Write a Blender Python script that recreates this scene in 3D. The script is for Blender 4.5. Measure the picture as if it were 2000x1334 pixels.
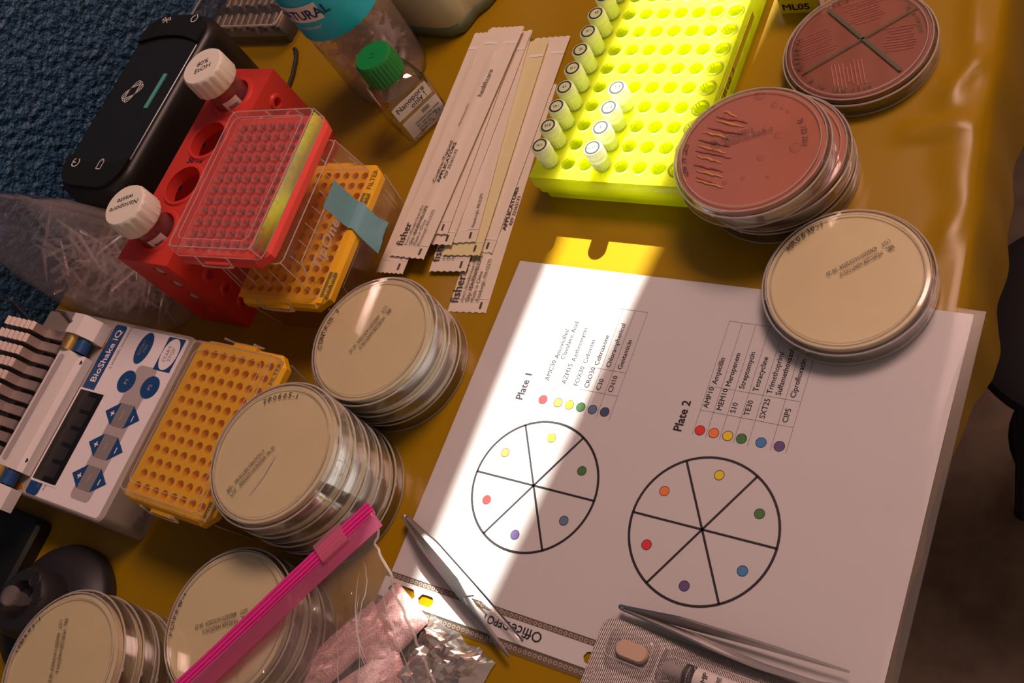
import bpy, math, random
from mathutils import Matrix, Vector, noise
random.seed(7)
for _o in list(bpy.data.objects):
    bpy.data.objects.remove(_o)
S = bpy.context.scene
C = S.collection
PI = math.pi

# ------------------------------------------------------------------ camera
cam = bpy.data.cameras.new('camera')
cam.sensor_fit = 'HORIZONTAL'; cam.sensor_width = 36.0
cam.lens = 2012.34 * 36.0 / 2000.0
cam.clip_start = 0.01; cam.clip_end = 50
camo = bpy.data.objects.new('camera', cam); C.objects.link(camo)
RX = Vector((0.8333797, 0.3552892, -0.4233768))
RY = Vector((0.1411980, -0.8774547, -0.4584064))
RZ = Vector((-0.5343608, 0.3222467, -0.7814190))
m = Matrix.Identity(4)
for i in range(3):
    m[i][0] = RX[i]; m[i][1] = -RY[i]; m[i][2] = -RZ[i]
m.translation = (0.36668282, -0.26795531, 0.51033737)
camo.matrix_world = m
S.camera = camo

# ------------------------------------------------------------------ world, lights, exposure
SUN = Vector((0.08, -1.12, -1.0))
w = bpy.data.worlds.new('world'); S.world = w; w.use_nodes = True
bg = w.node_tree.nodes['Background']
bg.inputs[0].default_value = (1.0, 0.67, 0.56, 1); bg.inputs[1].default_value = 0.19
sl = bpy.data.lights.new('sun', 'SUN'); sl.energy = 20.0; sl.angle = math.radians(0.53); sl.color = (1.0, 0.95, 0.86)
so = bpy.data.objects.new('sun', sl); C.objects.link(so)
so.rotation_euler = SUN.to_track_quat('-Z', 'Y').to_euler(); so.location = (0, 2, 2)
al = bpy.data.lights.new('added_fill_light', 'AREA'); al.shape = 'RECTANGLE'; al.size = 0.7; al.size_y = 0.5  # unseen area light added as warm fill
al.energy = 15.5; al.color = (1.0, 0.61, 0.52)
ao = bpy.data.objects.new('added_fill_light', al); C.objects.link(ao)
ao.location = (0.44, 0.86, 1.5)
ao.rotation_euler = (Vector((0.1, -0.05, 0)) - Vector(ao.location)).to_track_quat('-Z', 'Y').to_euler()
vs = S.view_settings
vs.view_transform = 'Standard'; vs.look = 'None'; vs.exposure = 0.36; vs.gamma = 1.0; vs.use_curve_mapping = False
S.cycles.transparent_max_bounces = 40
S.cycles.max_bounces = 10; S.cycles.diffuse_bounces = 5; S.cycles.glossy_bounces = 4; S.cycles.transmission_bounces = 8
S.cycles.caustics_reflective = False; S.cycles.caustics_refractive = False

# ------------------------------------------------------------------ materials
def nodes(name):
    mt = bpy.data.materials.new(name); mt.use_nodes = True
    return mt, mt.node_tree.nodes, mt.node_tree.links
def noise_bump(n, l, bsdf, scale, strength, dist=0.001, detail=4, coord='Object', kind='noise'):
    tc = n.new('ShaderNodeTexCoord')
    tx = n.new('ShaderNodeTexVoronoi' if kind == 'voronoi' else 'ShaderNodeTexNoise')
    tx.inputs['Scale'].default_value = scale
    if kind != 'voronoi': tx.inputs['Detail'].default_value = detail
    l.new(tc.outputs[coord], tx.inputs['Vector'])
    bp = n.new('ShaderNodeBump'); bp.inputs['Strength'].default_value = strength; bp.inputs['Distance'].default_value = dist
    l.new(tx.outputs[0], bp.inputs['Height']); l.new(bp.outputs[0], bsdf.inputs['Normal'])
    return tx
def mat(name, col, rough=0.5, metal=0.0, spec=0.5, bump=None, vary=0.0, trans=0.0, coat=0.0, sss=None):
    mt, n, l = nodes(name); b = n['Principled BSDF']
    b.inputs['Base Color'].default_value = (*col, 1); b.inputs['Roughness'].default_value = rough
    b.inputs['Metallic'].default_value = metal; b.inputs['Specular IOR Level'].default_value = spec
    b.inputs['Coat Weight'].default_value = coat
    if sss:
        b.inputs['Subsurface Weight'].default_value = 1.0
        b.inputs['Subsurface Radius'].default_value = sss[:3]; b.inputs['Subsurface Scale'].default_value = sss[3]
    tx = None
    if bump: tx = noise_bump(n, l, b, *bump)
    if vary:
        tc = n.new('ShaderNodeTexCoord'); t2 = n.new('ShaderNodeTexNoise'); t2.inputs['Scale'].default_value = 35; t2.inputs['Detail'].default_value = 5
        l.new(tc.outputs['Object'], t2.inputs['Vector'])
        mx = n.new('ShaderNodeMixRGB'); mx.blend_type = 'MULTIPLY'; mx.inputs[1].default_value = (*col, 1)
        cr = n.new('ShaderNodeValToRGB'); cr.color_ramp.elements[0].color = (1 - vary,) * 3 + (1,); cr.color_ramp.elements[1].color = (1,) * 4
        cr.color_ramp.elements[0].position = 0.3; cr.color_ramp.elements[1].position = 0.7
        l.new(t2.outputs[0], cr.inputs[0]); l.new(cr.outputs[0], mx.inputs[2]); mx.inputs[0].default_value = 1
        l.new(mx.outputs[0], b.inputs['Base Color'])
    if trans:
        tr = n.new('ShaderNodeBsdfTranslucent'); tr.inputs[0].default_value = (*col, 1)
        ms = n.new('ShaderNodeMixShader'); ms.inputs[0].default_value = trans
        l.new(b.outputs[0], ms.inputs[1]); l.new(tr.outputs[0], ms.inputs[2]); l.new(ms.outputs[0], n['Material Output'].inputs[0])
    return mt
def clear(name, tint=(0.97, 0.97, 0.97), rough=0.06, ior=1.45, haze=0.0, hazecol=(0.9, 0.9, 0.9), bump=None, gain=1.0):
    """thin clear plastic: transparent, with a Fresnel gloss and an optional milky share"""
    mt, n, l = nodes(name); n.remove(n['Principled BSDF']); out = n['Material Output']
    t = n.new('ShaderNodeBsdfTransparent'); t.inputs[0].default_value = (*tint, 1)
    g = n.new('ShaderNodeBsdfGlossy'); g.inputs['Roughness'].default_value = rough
    f = n.new('ShaderNodeFresnel')
    ge = n.new('ShaderNodeNewGeometry'); io = n.new('ShaderNodeMix'); io.inputs[2].default_value = ior; io.inputs[3].default_value = 1.0 / ior
    l.new(ge.outputs['Backfacing'], io.inputs[0]); l.new(io.outputs[0], f.inputs[0])     # the same gloss on both faces of a thin wall
    fac = f.outputs[0]
    if gain != 1.0:
        mm = n.new('ShaderNodeMath'); mm.operation = 'MULTIPLY'; mm.use_clamp = True; mm.inputs[1].default_value = gain
        l.new(f.outputs[0], mm.inputs[0]); fac = mm.outputs[0]
    body = t.outputs[0]
    if haze:
        d = n.new('ShaderNodeBsdfDiffuse'); d.inputs[0].default_value = (*hazecol, 1)
        tl = n.new('ShaderNodeBsdfTranslucent'); tl.inputs[0].default_value = (*hazecol, 1)
        h0 = n.new('ShaderNodeMixShader'); h0.inputs[0].default_value = 0.5
        l.new(d.outputs[0], h0.inputs[1]); l.new(tl.outputs[0], h0.inputs[2])
        h = n.new('ShaderNodeMixShader'); h.inputs[0].default_value = haze
        l.new(t.outputs[0], h.inputs[1]); l.new(h0.outputs[0], h.inputs[2]); body = h.outputs[0]
    ms = n.new('ShaderNodeMixShader'); l.new(fac, ms.inputs[0]); l.new(body, ms.inputs[1]); l.new(g.outputs[0], ms.inputs[2])
    l.new(ms.outputs[0], out.inputs[0])
    if bump:
        noise_bump(n, l, g, *bump)
    return mt

M = {}
M['wall'] = mat('blue_textured_wall', (0.020, 0.085, 0.175), 0.45, bump=(135, 1.0, 0.010, 3))
M['wallw'] = mat('plain_wall', (0.55, 0.5, 0.45), 0.8, bump=(60, 0.2, 0.002))
M['floor'] = mat('brown_floor', (0.21, 0.15, 0.10), 0.7, vary=0.3, bump=(25, 0.3, 0.004))
M['vinyl'] = mat('mustard_vinyl', (0.32, 0.19, 0.0015), 0.30, bump=(22, 0.10, 0.004, 2), spec=0.30)
M['wood'] = mat('table_wood', (0.18, 0.10, 0.05), 0.6, vary=0.4)
M['curtain'] = mat('sunlit_curtain', (0.44, 0.29, 0.24), 0.9, trans=0.80)
M['black'] = mat('black_plastic', (0.008, 0.0085, 0.008), 0.42, bump=(900, 0.05, 0.0003))
M['panel'] = mat('black_gloss_panel', (0.012, 0.015, 0.016), 0.22)
M['blackrub'] = mat('black_rubber', (0.016, 0.015, 0.017), 0.5)
M['icon'] = mat('icon_print', (0.75, 0.72, 0.7), 0.5)
M['cyan'] = mat('teal_panel_strip', (0.10, 0.42, 0.38), 0.25)
M['red'] = mat('red_plastic', (0.86, 0.075, 0.055), 0.38, trans=0.35, bump=(400, 0.04, 0.0003))
M['redtray'] = mat('red_tray_plastic', (0.95, 0.09, 0.07), 0.35, trans=0.15)
M['yellowtray'] = mat('amber_tray_plastic', (0.97, 0.54, 0.02), 0.35, trans=0.12)
M['olive'] = mat('olive_print', (0.16, 0.14, 0.03), 0.6)
M['clear'] = clear('clear_styrene', (0.985, 0.98, 0.97), 0.06, 1.52, gain=1.7)
M['rim'] = clear('styrene_edge_highlight', (0.97, 0.96, 0.95), 0.12, 1.5, haze=0.55, hazecol=(1.0, 0.96, 0.92), gain=1.3)  # milky white puts the bright edge highlights into the colour
M['clearlid'] = clear('clear_lid', (0.955, 0.945, 0.93), 0.08, 1.48, haze=0.035)
M['clearrib'] = clear('clear_moulded_edge', (0.95, 0.93, 0.92), 0.15, 1.5, haze=0.50, hazecol=(1.0, 0.97, 0.95))
M['bag'] = clear('clear_bag_film', (0.95, 0.945, 0.945), 0.10, 1.42, haze=0.17, hazecol=(0.95, 0.84, 0.82), bump=(45, 0.5, 0.004, 3), gain=1.5)
M['zipfilm'] = clear('zip_bag_film', (0.97, 0.965, 0.965), 0.06, 1.42, haze=0.09, bump=(30, 0.8, 0.008, 3), gain=2.6)
M['sleeve'] = clear('clear_sleeve_film', (0.985, 0.98, 0.985), 0.16, 1.35, gain=0.8)
M['sleeveedge'] = clear('sleeve_seam_film', (0.80, 0.77, 0.72), 0.2, 1.45, haze=0.12)
M['tipclear'] = clear('natural_tips', (0.93, 0.9, 0.9), 0.12, 1.45, haze=0.16, hazecol=(0.9, 0.82, 0.8))
M['tipred'] = clear('tips_over_red', (0.97, 0.9, 0.9), 0.15, 1.42, haze=0.24, hazecol=(0.98, 0.66, 0.63), gain=1.2)
M['heap'] = clear('heaped_tips', (0.93, 0.9, 0.9), 0.12, 1.45, haze=0.20, hazecol=(0.95, 0.84, 0.82))
M['lidreflect'] = clear('added_lid_reflector', (0.95, 0.95, 0.93), 0.17, 1.5, gain=9.0)  # boosted reflection for the extra strip added on the red lid
M['tube'] = clear('clear_tube_wall', (0.94, 0.93, 0.94), 0.08, 1.47, haze=0.05)
M['glass'] = clear('bottle_glass', (0.93, 0.95, 0.95), 0.03, 1.52, gain=2.6)
M['agar'] = mat('tan_agar', (0.97, 0.86, 0.50), 0.35, trans=0.06, vary=0.06)
M['agarred'] = mat('maroon_agar', (0.36, 0.105, 0.07), 0.3, trans=0.15, vary=0.15)
M['agarmac'] = mat('rose_brown_agar', (0.74, 0.27, 0.17), 0.3, trans=0.18, vary=0.12)
M['colony'] = mat('colony_growth', (0.50, 0.15, 0.09), 0.5, trans=0.15)
M['colonyamber'] = mat('amber_clearing', (0.88, 0.42, 0.12), 0.4, trans=0.2)
M['streakred'] = mat('streaked_growth', (0.42, 0.13, 0.095), 0.5)
M['ink'] = mat('black_ink', (0.012, 0.010, 0.014), 0.6)
M['inkgrey'] = mat('grey_print', (0.07, 0.055, 0.04), 0.7)
M['markgreen'] = mat('green_marker', (0.07, 0.085, 0.035), 0.6)
M['paper'] = mat('white_paper', (0.60, 0.60, 0.60), 0.65, bump=(9, 0.25, 0.004, 2))
M['linegrey'] = mat('thin_table_rule', (0.22, 0.17, 0.17), 0.8)
for k, c in dict(dred=(0.72, 0.03, 0.03), dorange=(0.85, 0.22, 0.05), dyellow=(0.80, 0.62, 0.02), dgreen=(0.06, 0.20, 0.05),
                 dblue=(0.05, 0.24, 0.50), dnavy=(0.05, 0.08, 0.17), dpurple=(0.12, 0.08, 0.24), dsteel=(0.11, 0.20, 0.31)).items():
    M[k] = mat('dot_' + k[1:], c, 0.7)
M['limerack'] = mat('fluorescent_lime_plastic', (0.90, 0.98, 0.03), 0.35, trans=0.35, sss=(1.0, 1.0, 0.25, 0.045))
M['cryo'] = mat('natural_cryo_plastic', (0.84, 0.88, 0.62), 0.3, trans=0.7)
M['cryocap'] = mat('white_cryo_cap', (0.88, 0.90, 0.76), 0.35, trans=0.55)
M['ringdark'] = mat('dark_green_ring', (0.02, 0.035, 0.02), 0.5)
M['whitecap'] = mat('ivory_screw_cap', (0.92, 0.88, 0.76), 0.45, trans=0.12)
M['labelw'] = mat('white_label', (0.80, 0.77, 0.73), 0.6)
M['greencap'] = mat('green_cap', (0.006, 0.24, 0.045), 0.4)
M['teal'] = mat('teal_label', (0.008, 0.55, 0.80), 0.35, bump=(60, 0.35, 0.003))
M['cream'] = mat('cream_plastic', (0.62, 0.62, 0.42), 0.45)
M['sage'] = mat('sage_base_plastic', (0.16, 0.22, 0.13), 0.5)
M['pouch'] = mat('pouch_paper', (0.84, 0.77, 0.64), 0.55, trans=0.15, bump=(45, 0.35, 0.002, 3))
M['pouchlit'] = mat('pouch_yellow_light', (0.86, 0.80, 0.46), 0.35, trans=0.2, bump=(45, 0.35, 0.002, 3))  # pouch colour with the yellow light falling on it painted in
M['swab'] = mat('cotton', (0.82, 0.78, 0.70), 0.95, bump=(900, 0.6, 0.0008))
M['stick'] = mat('wooden_stick', (0.72, 0.55, 0.33), 0.7, vary=0.2)
M['steel'] = mat('brushed_steel', (0.55, 0.53, 0.52), 0.26, metal=1.0)
M['steeld'] = mat('dark_steel', (0.22, 0.22, 0.22), 0.35, metal=1.0)
M['alu'] = mat('grey_aluminium', (0.52, 0.42, 0.38), 0.42, metal=0.65, bump=(700, 0.08, 0.0003))
M['greybody'] = mat('warm_grey_casing', (0.42, 0.37, 0.33), 0.5)
M['whitep'] = mat('white_plastic', (0.80, 0.76, 0.74), 0.4)
M['overlay'] = mat('control_overlay', (0.90, 0.85, 0.86), 0.45)
M['overlaygrey'] = mat('overlay_band', (0.46, 0.41, 0.40), 0.5)
M['midgrey'] = mat('overlay_grey', (0.26, 0.235, 0.23), 0.5)
M['navy'] = mat('navy_overlay', (0.012, 0.07, 0.22), 0.4)
M['display'] = mat('smoked_display', (0.010, 0.009, 0.010), 0.12)
M['displayseg'] = mat('unlit_digit', (0.022, 0.020, 0.022), 0.3)
M['gold'] = mat('gold_spring', (0.55, 0.36, 0.12), 0.35, metal=0.8)
M['warn'] = mat('warning_amber', (0.75, 0.32, 0.02), 0.5)
M['tape'] = mat('blue_masking_tape', (0.16, 0.36, 0.42), 0.75, bump=(160, 0.4, 0.001))
M['pinkzip'] = mat('pink_zip_strip', (0.92, 0.06, 0.44), 0.3, trans=0.25)
M['pinkband'] = clear('pink_band_film', (0.92, 0.55, 0.70), 0.12, 1.45, haze=0.45, hazecol=(0.85, 0.26, 0.48))
M['pinkslide'] = clear('pink_slider', (0.95, 0.60, 0.74), 0.08, 1.5, haze=0.45, hazecol=(0.95, 0.50, 0.66))
M['pinkpouch'] = mat('pink_foil_pouch', (0.74, 0.46, 0.45), 0.42, metal=0.15, bump=(40, 0.5, 0.004, 4))
M['heapsolid'] = mat('grey_translucent_plug', (0.62, 0.58, 0.56), 0.3, trans=0.3)
def pouchmat():
    mt, n, l = nodes('pink_foil_pouch'); b = n['Principled BSDF']
    b.inputs['Roughness'].default_value = 0.42; b.inputs['Metallic'].default_value = 0.15
    tc = n.new('ShaderNodeTexCoord'); ck = n.new('ShaderNodeTexChecker'); ck.inputs['Scale'].default_value = 900
    ck.inputs[1].default_value = (0.80, 0.52, 0.50, 1); ck.inputs[2].default_value = (0.62, 0.36, 0.36, 1)
    l.new(tc.outputs['Object'], ck.inputs[0]); l.new(ck.outputs[0], b.inputs['Base Color'])
    noise_bump(n, l, b, 45, 0.6, 0.004, 4)
    return mt
M['pinkpouch'] = pouchmat()
M['foil'] = mat('crinkled_silver_film', (0.66, 0.62, 0.58), 0.16, metal=0.8, bump=(40, 0.25, 0.006, 2))
M['greyfold'] = mat('grey_fold', (0.22, 0.20, 0.19), 0.5)
M['tablet'] = mat('tan_tablet', (0.70, 0.50, 0.36), 0.75)
M['vialblack'] = mat('vial_band', (0.03, 0.03, 0.03), 0.5)
M['mlbox'] = mat('yellow_card', (0.75, 0.66, 0.02), 0.55)
M['cable'] = mat('black_cable', (0.015, 0.016, 0.012), 0.5)
M['chairm'] = mat('black_seat_fabric', (0.007, 0.007, 0.007), 0.85)
M['cloth'] = mat('dark_blue_cloth', (0.03, 0.04, 0.06), 0.9, bump=(200, 0.6, 0.002))
M['goldstrip'] = mat('metal_strip', (0.62, 0.56, 0.46), 0.25, metal=0.9)
M['darkins'] = mat('dark_insert_slot_shade', (0.018, 0.016, 0.012), 0.5)  # case insert, and painted shade in the shaker slots

def meshmat():
    """silver card with a fine diagonal emboss, as the blister foil has"""
    mt, n, l = nodes('embossed_foil'); b = n['Principled BSDF']
    b.inputs['Base Color'].default_value = (0.52, 0.46, 0.43, 1); b.inputs['Metallic'].default_value = 0.55; b.inputs['Roughness'].default_value = 0.42
    tc = n.new('ShaderNodeTexCoord'); wv = n.new('ShaderNodeTexWave'); wv.inputs['Scale'].default_value = 480; wv.bands_direction = 'DIAGONAL'
    l.new(tc.outputs['Object'], wv.inputs['Vector'])
    mx = n.new('ShaderNodeMixRGB'); mx.inputs[1].default_value = (0.40, 0.36, 0.34, 1); mx.inputs[2].default_value = (0.20, 0.18, 0.17, 1)
    l.new(wv.outputs[0], mx.inputs[0]); l.new(mx.outputs[0], b.inputs['Base Color'])
    bp = n.new('ShaderNodeBump'); bp.inputs['Strength'].default_value = 0.4; bp.inputs['Distance'].default_value = 0.0004
    l.new(wv.outputs[0], bp.inputs['Height']); l.new(bp.outputs[0], b.inputs['Normal'])
    return mt
M['emboss'] = meshmat()

# ------------------------------------------------------------------ mesh helpers (millimetres)
class MB:
    def __init__(s): s.v = []; s.f = []
    def add(s, v, f, mx=None):
        o = len(s.v)
        s.v += [tuple(mx @ Vector(p)) for p in v] if mx else [tuple(p) for p in v]
        s.f += [tuple(i + o for i in q) for q in f]
        return s
    def loft(s, loops, cap0=True, cap1=True, mx=None, closed=True):
        n = len(loops[0]); v = [p for L in loops for p in L]; f = []
        for k in range(len(loops) - 1):
            a, b = k * n, (k + 1) * n
            for i in range(n if closed else n - 1):
                j = (i + 1) % n
                f.append((a + i, a + j, b + j, b + i))
        if cap0: f.append(tuple(range(n - 1, -1, -1)))
        if cap1: f.append(tuple(range((len(loops) - 1) * n, len(loops) * n)))
        return s.add(v, f, mx)
    def box(s, x0, x1, y0, y1, z0, z1, mx=None):
        L = lambda z: [(x0, y0, z), (x1, y0, z), (x1, y1, z), (x0, y1, z)]
        return s.loft([L(z0), L(z1)], mx=mx)
    def rbox(s, cx, cy, wd, dp, z0, z1, r=2, bev=0.0, seg=4, mx=None, top=(0, 0)):
        lo = [rrect(cx, cy, wd, dp, r, z0, seg)]
        if bev: lo += [rrect(cx, cy, wd - top[0], dp - top[1], r, z1 - bev, seg), rrect(cx, cy, wd - top[0] - 2 * bev, dp - top[1] - 2 * bev, max(r - bev, 0.2), z1, seg)]
        else: lo += [rrect(cx, cy, wd - top[0], dp - top[1], r, z1, seg)]
        return s.loft(lo, mx=mx)
    def lathe(s, prof, n=48, mx=None, cx=0, cy=0):
        v = []; f = []; idx = []
        for r, z in prof:
            if r <= 1e-6: idx.append([len(v)] * n); v.append((cx, cy, z))
            else:
                idx.append(list(range(len(v), len(v) + n)))
                v += [(cx + r * math.cos(2 * PI * i / n), cy + r * math.sin(2 * PI * i / n), z) for i in range(n)]
        for a, b in zip(idx, idx[1:]):
            for i in range(n):
                j = (i + 1) % n; q = [a[i], a[j], b[j], b[i]]
                q = [x for k, x in enumerate(q) if x not in q[:k]]
                if len(q) >= 3: f.append(tuple(q))
        return s.add(v, f, mx)
    def tube(s, pts, r, n=8, mx=None, caps=True):
        pts = [Vector(p) for p in pts]; loops = []
        up = Vector((0, 0, 1))
        for i, p in enumerate(pts):
            d = (pts[min(i + 1, len(pts) - 1)] - pts[max(i - 1, 0)]).normalized()
            a = d.cross(up)
            if a.length < 1e-4: a = d.cross(Vector((0, 1, 0)))
            a.normalize(); b = a.cross(d); rr = r[i] if isinstance(r, (list, tuple)) else r
            loops.append([p + (a * math.cos(2 * PI * k / n) + b * math.sin(2 * PI * k / n)) * rr for k in range(n)])
        return s.loft(loops, caps, caps, mx)
    def prism(s, poly, z0, z1, mx=None):
        return s.loft([[(x, y, z0) for x, y in poly], [(x, y, z1) for x, y in poly]], mx=mx)
    def sheet(s, fn, nu, nv, mx=None):
        v = [fn(i / nu, j / nv) for j in range(nv + 1) for i in range(nu + 1)]
        f = [(j * (nu + 1) + i, j * (nu + 1) + i + 1, (j + 1) * (nu + 1) + i + 1, (j + 1) * (nu + 1) + i) for j in range(nv) for i in range(nu)]
        return s.add(v, f, mx)
    def slab(s, fn, nu, nv, t, mx=None):
        """a sheet with thickness t (downwards)"""
        n1 = nu + 1
        top = [fn(i / nu, j / nv) for j in range(nv + 1) for i in range(nu + 1)]
        bot = [(x, y, z - t) for x, y, z in top]; o = len(top)
        f = [(j * n1 + i, j * n1 + i + 1, (j + 1) * n1 + i + 1, (j + 1) * n1 + i) for j in range(nv) for i in range(nu)]
        f += [tuple(o + k for k in reversed(q)) for q in list(f)]
        ring = [i for i in range(nu)] + [j * n1 + nu for j in range(nv)] + [nv * n1 + i for i in range(nu, 0, -1)] + [j * n1 for j in range(nv, 0, -1)]
        for k in range(len(ring)):
            a, b = ring[k], ring[(k + 1) % len(ring)]
            f.append((b, a, a + o, b + o))
        return s.add(top + bot, f, mx)
    def ring(s, r0, r1, z0, z1, n=40, mx=None, cx=0, cy=0):
        return s.lathe([(r0, z0), (r1, z0), (r1, z1), (r0, z1), (r0, z0)], n, mx, cx, cy)
    def text(s, body, size, x=0, y=0, z=0, rot=0, bold=0.0, align='LEFT', shear=0.0, mx=None, sx=1.0, mono=None):
        cu = bpy.data.curves.new('t', 'FONT'); cu.body = body; cu.size = 1.0; cu.resolution_u = 2
        cu.align_x = align; cu.shear = shear
        if mono: cu.space_character = mono
        ob = bpy.data.objects.new('t', cu); me = bpy.data.meshes.new_from_object(ob)
        tm = Matrix.Translation((x, y, z)) @ Matrix.Rotation(rot, 4, 'Z') @ Matrix.Diagonal((size * sx, size, 1, 1))
        if mx: tm = mx @ tm
        b = bold * 0.95
        for kk, (ox_, oy_) in enumerate(((0, 0),) if b < 1e-4 else ((b, 0), (-b, 0), (0, b), (0, -b))):
            s.add([v.co + Vector((ox_, oy_, .012 * kk)) for v in me.vertices], [tuple(p.vertices) for p in me.polygons], tm)
        bpy.data.objects.remove(ob); bpy.data.curves.remove(cu); bpy.data.meshes.remove(me)
        return s
    def mesh(s, name, mt, smooth=None):
        me = bpy.data.meshes.new(name); me.from_pydata([(x * .001, y * .001, z * .001) for x, y, z in s.v], [], s.f)
        me.materials.append(M[mt] if isinstance(mt, str) else mt)
        if smooth is not None:
            me.polygons.foreach_set('use_smooth', [True] * len(me.polygons)); me.set_sharp_from_angle(angle=math.radians(smooth))
        me.update(); return me
def rrect(cx, cy, wd, dp, r, z, seg=4):
    r = max(min(r, wd / 2 - .01, dp / 2 - .01), 0.01); out = []
    for qx, qy, a0 in ((1, -1, -90), (1, 1, 0), (-1, 1, 90), (-1, -1, 180)):
        for k in range(seg + 1):
            a = math.radians(a0 + 90 * k / seg)
            out.append((cx + qx * (wd / 2 - r) + r * math.cos(a), cy + qy * (dp / 2 - r) + r * math.sin(a), z))
    return out
def place(o, parent, loc, rot):
    C.objects.link(o); o.parent = parent
    o.location = [c * .001 for c in loc]; o.rotation_euler = rot
    return o
def obj(name, mb, mt, parent=None, smooth=35, loc=(0, 0, 0), rot=(0, 0, 0)):
    return place(bpy.data.objects.new(name, mb.mesh(name, mt, smooth)), parent, loc, rot)
def inst(name, me, parent, loc=(0, 0, 0), rot=(0, 0, 0)):
    return place(bpy.data.objects.new(name, me), parent, loc, rot)
def tag(o, label, cat, group=None, kind=None):
    if label: o['label'] = label
    if cat: o['category'] = cat
    if group: o['group'] = group
    if kind: o['kind'] = kind
    return o
def thing(name, label, cat, loc=(0, 0, 0), rot=(0, 0, 0), group=None):
    return tag(place(bpy.data.objects.new(name, None), None, loc, rot), label, cat, group)
def holes_deck(mb, nx, ny, px, py, r, z0, z1, ox, oy, n=12, border=None):
    """a plate of nx x ny square cells, each with a round hole; border = outer (x0,x1,y0,y1)"""
    for i in range(nx):
        for j in range(ny):
            cx, cy = ox + i * px, oy + j * py; sq = []; ci = []
            for k in range(n):
                a = 2 * PI * (k + .5) / n; c, s_ = math.cos(a), math.sin(a)
                t = min((px / 2) / max(abs(c), 1e-9), (py / 2) / max(abs(s_), 1e-9))
                sq.append((cx + c * t, cy + s_ * t)); ci.append((cx + r * c, cy + r * s_))
            # square corners: snap nearest sample to the corner
            for qx in (-1, 1):
                for qy in (-1, 1):
                    kx = min(range(n), key=lambda k: (sq[k][0] - cx - qx * px / 2) ** 2 + (sq[k][1] - cy - qy * py / 2) ** 2)
                    sq[kx] = (cx + qx * px / 2, cy + qy * py / 2)
            mb.loft([[(x, y, z1) for x, y in sq], [(x, y, z1) for x, y in ci], [(x, y, z0) for x, y in ci]], False, False)
    if border:
        x0, x1, y0, y1 = border; a0, a1 = ox - px / 2, ox + (nx - .5) * px; b0, b1 = oy - py / 2, oy + (ny - .5) * py
        for q in ([(x0, y0), (x1, y0), (x1, b0), (x0, b0)], [(x0, b1), (x1, b1), (x1, y1), (x0, y1)], [(x0, b0), (a0, b0), (a0, b1), (x0, b1)], [(a1, b0), (x1, b0), (x1, b1), (a1, b1)]):
            mb.add([(x, y, z1) for x, y in q], [(0, 1, 2, 3)])
    return mb
def nz(x, y, z=0.0, s=1.0):
    return noise.noise(Vector((x * s, y * s, z)))
R90 = PI / 2
def vface(x, y, z, yaw):
    """matrix: text plane standing upright, facing +x when yaw=0 (text runs along +y)"""
    return Matrix.Translation((x, y, z)) @ Matrix.Rotation(yaw, 4, 'Z') @ Matrix(((0, 0, 1, 0), (1, 0, 0, 0), (0, 1, 0, 0), (0, 0, 0, 1)))

# ================================================================== structure
FZ = -740
tag(obj('floor', MB().box(-1600, 1900, -1900, 1340, FZ - 40, FZ), 'floor', smooth=None), 'dark brown floor below the table', None, kind='structure')
tag(obj('wall_left', MB().box(-480, -436, -1900, 1340, FZ, 1900), 'wall', smooth=None), 'dark blue wall with pebbled paint behind the table', None, kind='structure')
YW = 1250.0
wb = MB()
for q in ((-480, -700), (1000, 1900)): wb.box(q[0], q[1], 1300, 1340, FZ, 2600)
wb.box(-480, 1900, 1300, 1340, FZ, 150)
wb.box(-480, 1900, 1300, 1340, 1950, 2600)
tag(obj('wall_back', wb, 'wallw', smooth=None), 'plain wall holding the curtained window', None, kind='structure')
wf = MB()
wf.box(-436, 1000, 1310, 1335, 150, 185).box(-436, 1000, 1310, 1335, 1915, 1950).box(960, 1000, 1310, 1335, 185, 1915).box(-436, -400, 1310, 1335, 185, 1915)
wnd = tag(obj('window_1', wf, 'whitep', smooth=None), 'white framed window behind heavy curtains', None, kind='structure')
obj('pane', MB().box(-400, 960, 1320, 1324, 185, 1915), 'clear', wnd, smooth=None)
# the gap between the curtains: a wedge of sun falls through it onto the table
def at_curtain(xt, yt):
    z = (YW - yt) / 1.12
    return xt - 0.08 * z, z
def edge_line(xa, xb):
    (x0, z0), (x1, z1) = at_curtain(xa, 250), at_curtain(xb, -250)
    return lambda z: x0 + (x1 - x0) * (z - z0) / (z1 - z0)
eL, eR0 = edge_line(25, 22.5), edge_line(115.5, 62.5)
def eR(z):
    if z < 840: return eL(z) + 2 + max(0, (z - 640) / 200) * (eR0(840) - eL(840) - 2)
    if z > 1322: return eL(z) + 2 + max(0, (1340 - z) / 18) * (eR0(1322) - eL(1322) - 2)
    return eR0(z)
ZC = [90, 400, 640, 840, 1000, 1160, 1322, 1340, 1600, 2010]
def curtain(edge, xo, label):
    def fn(u, v):
        z = ZC[round(v * (len(ZC) - 1))]; x = edge(z) + (xo - edge(z)) * u
        return (x, YW + 28 * math.sin(u * 34) * min(1, u * 8), z)
    mb = MB(); n, mrows = 90, len(ZC) - 1
    mb.sheet(fn, n, mrows)
    mb.sheet(lambda u, v: (fn(u, v)[0], fn(u, v)[1] + 4, fn(u, v)[2]), n, mrows)
    c_ = tag(obj('curtain', mb, 'curtain', smooth=60), label, 'curtain', 'window curtains')
    return c_
curtain(eL, -432, 'heavy dark curtain on the wall side of the sun gap')
curtain(eR, 1180, 'heavy dark curtain on the room side of the sun gap')
rod = tag(obj('curtain_rail', MB().tube([(-436, YW, 2020), (1250, YW, 2020)], 12, 12), 'steel'), 'steel rail carrying both dark curtains', 'curtain rail')

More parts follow.
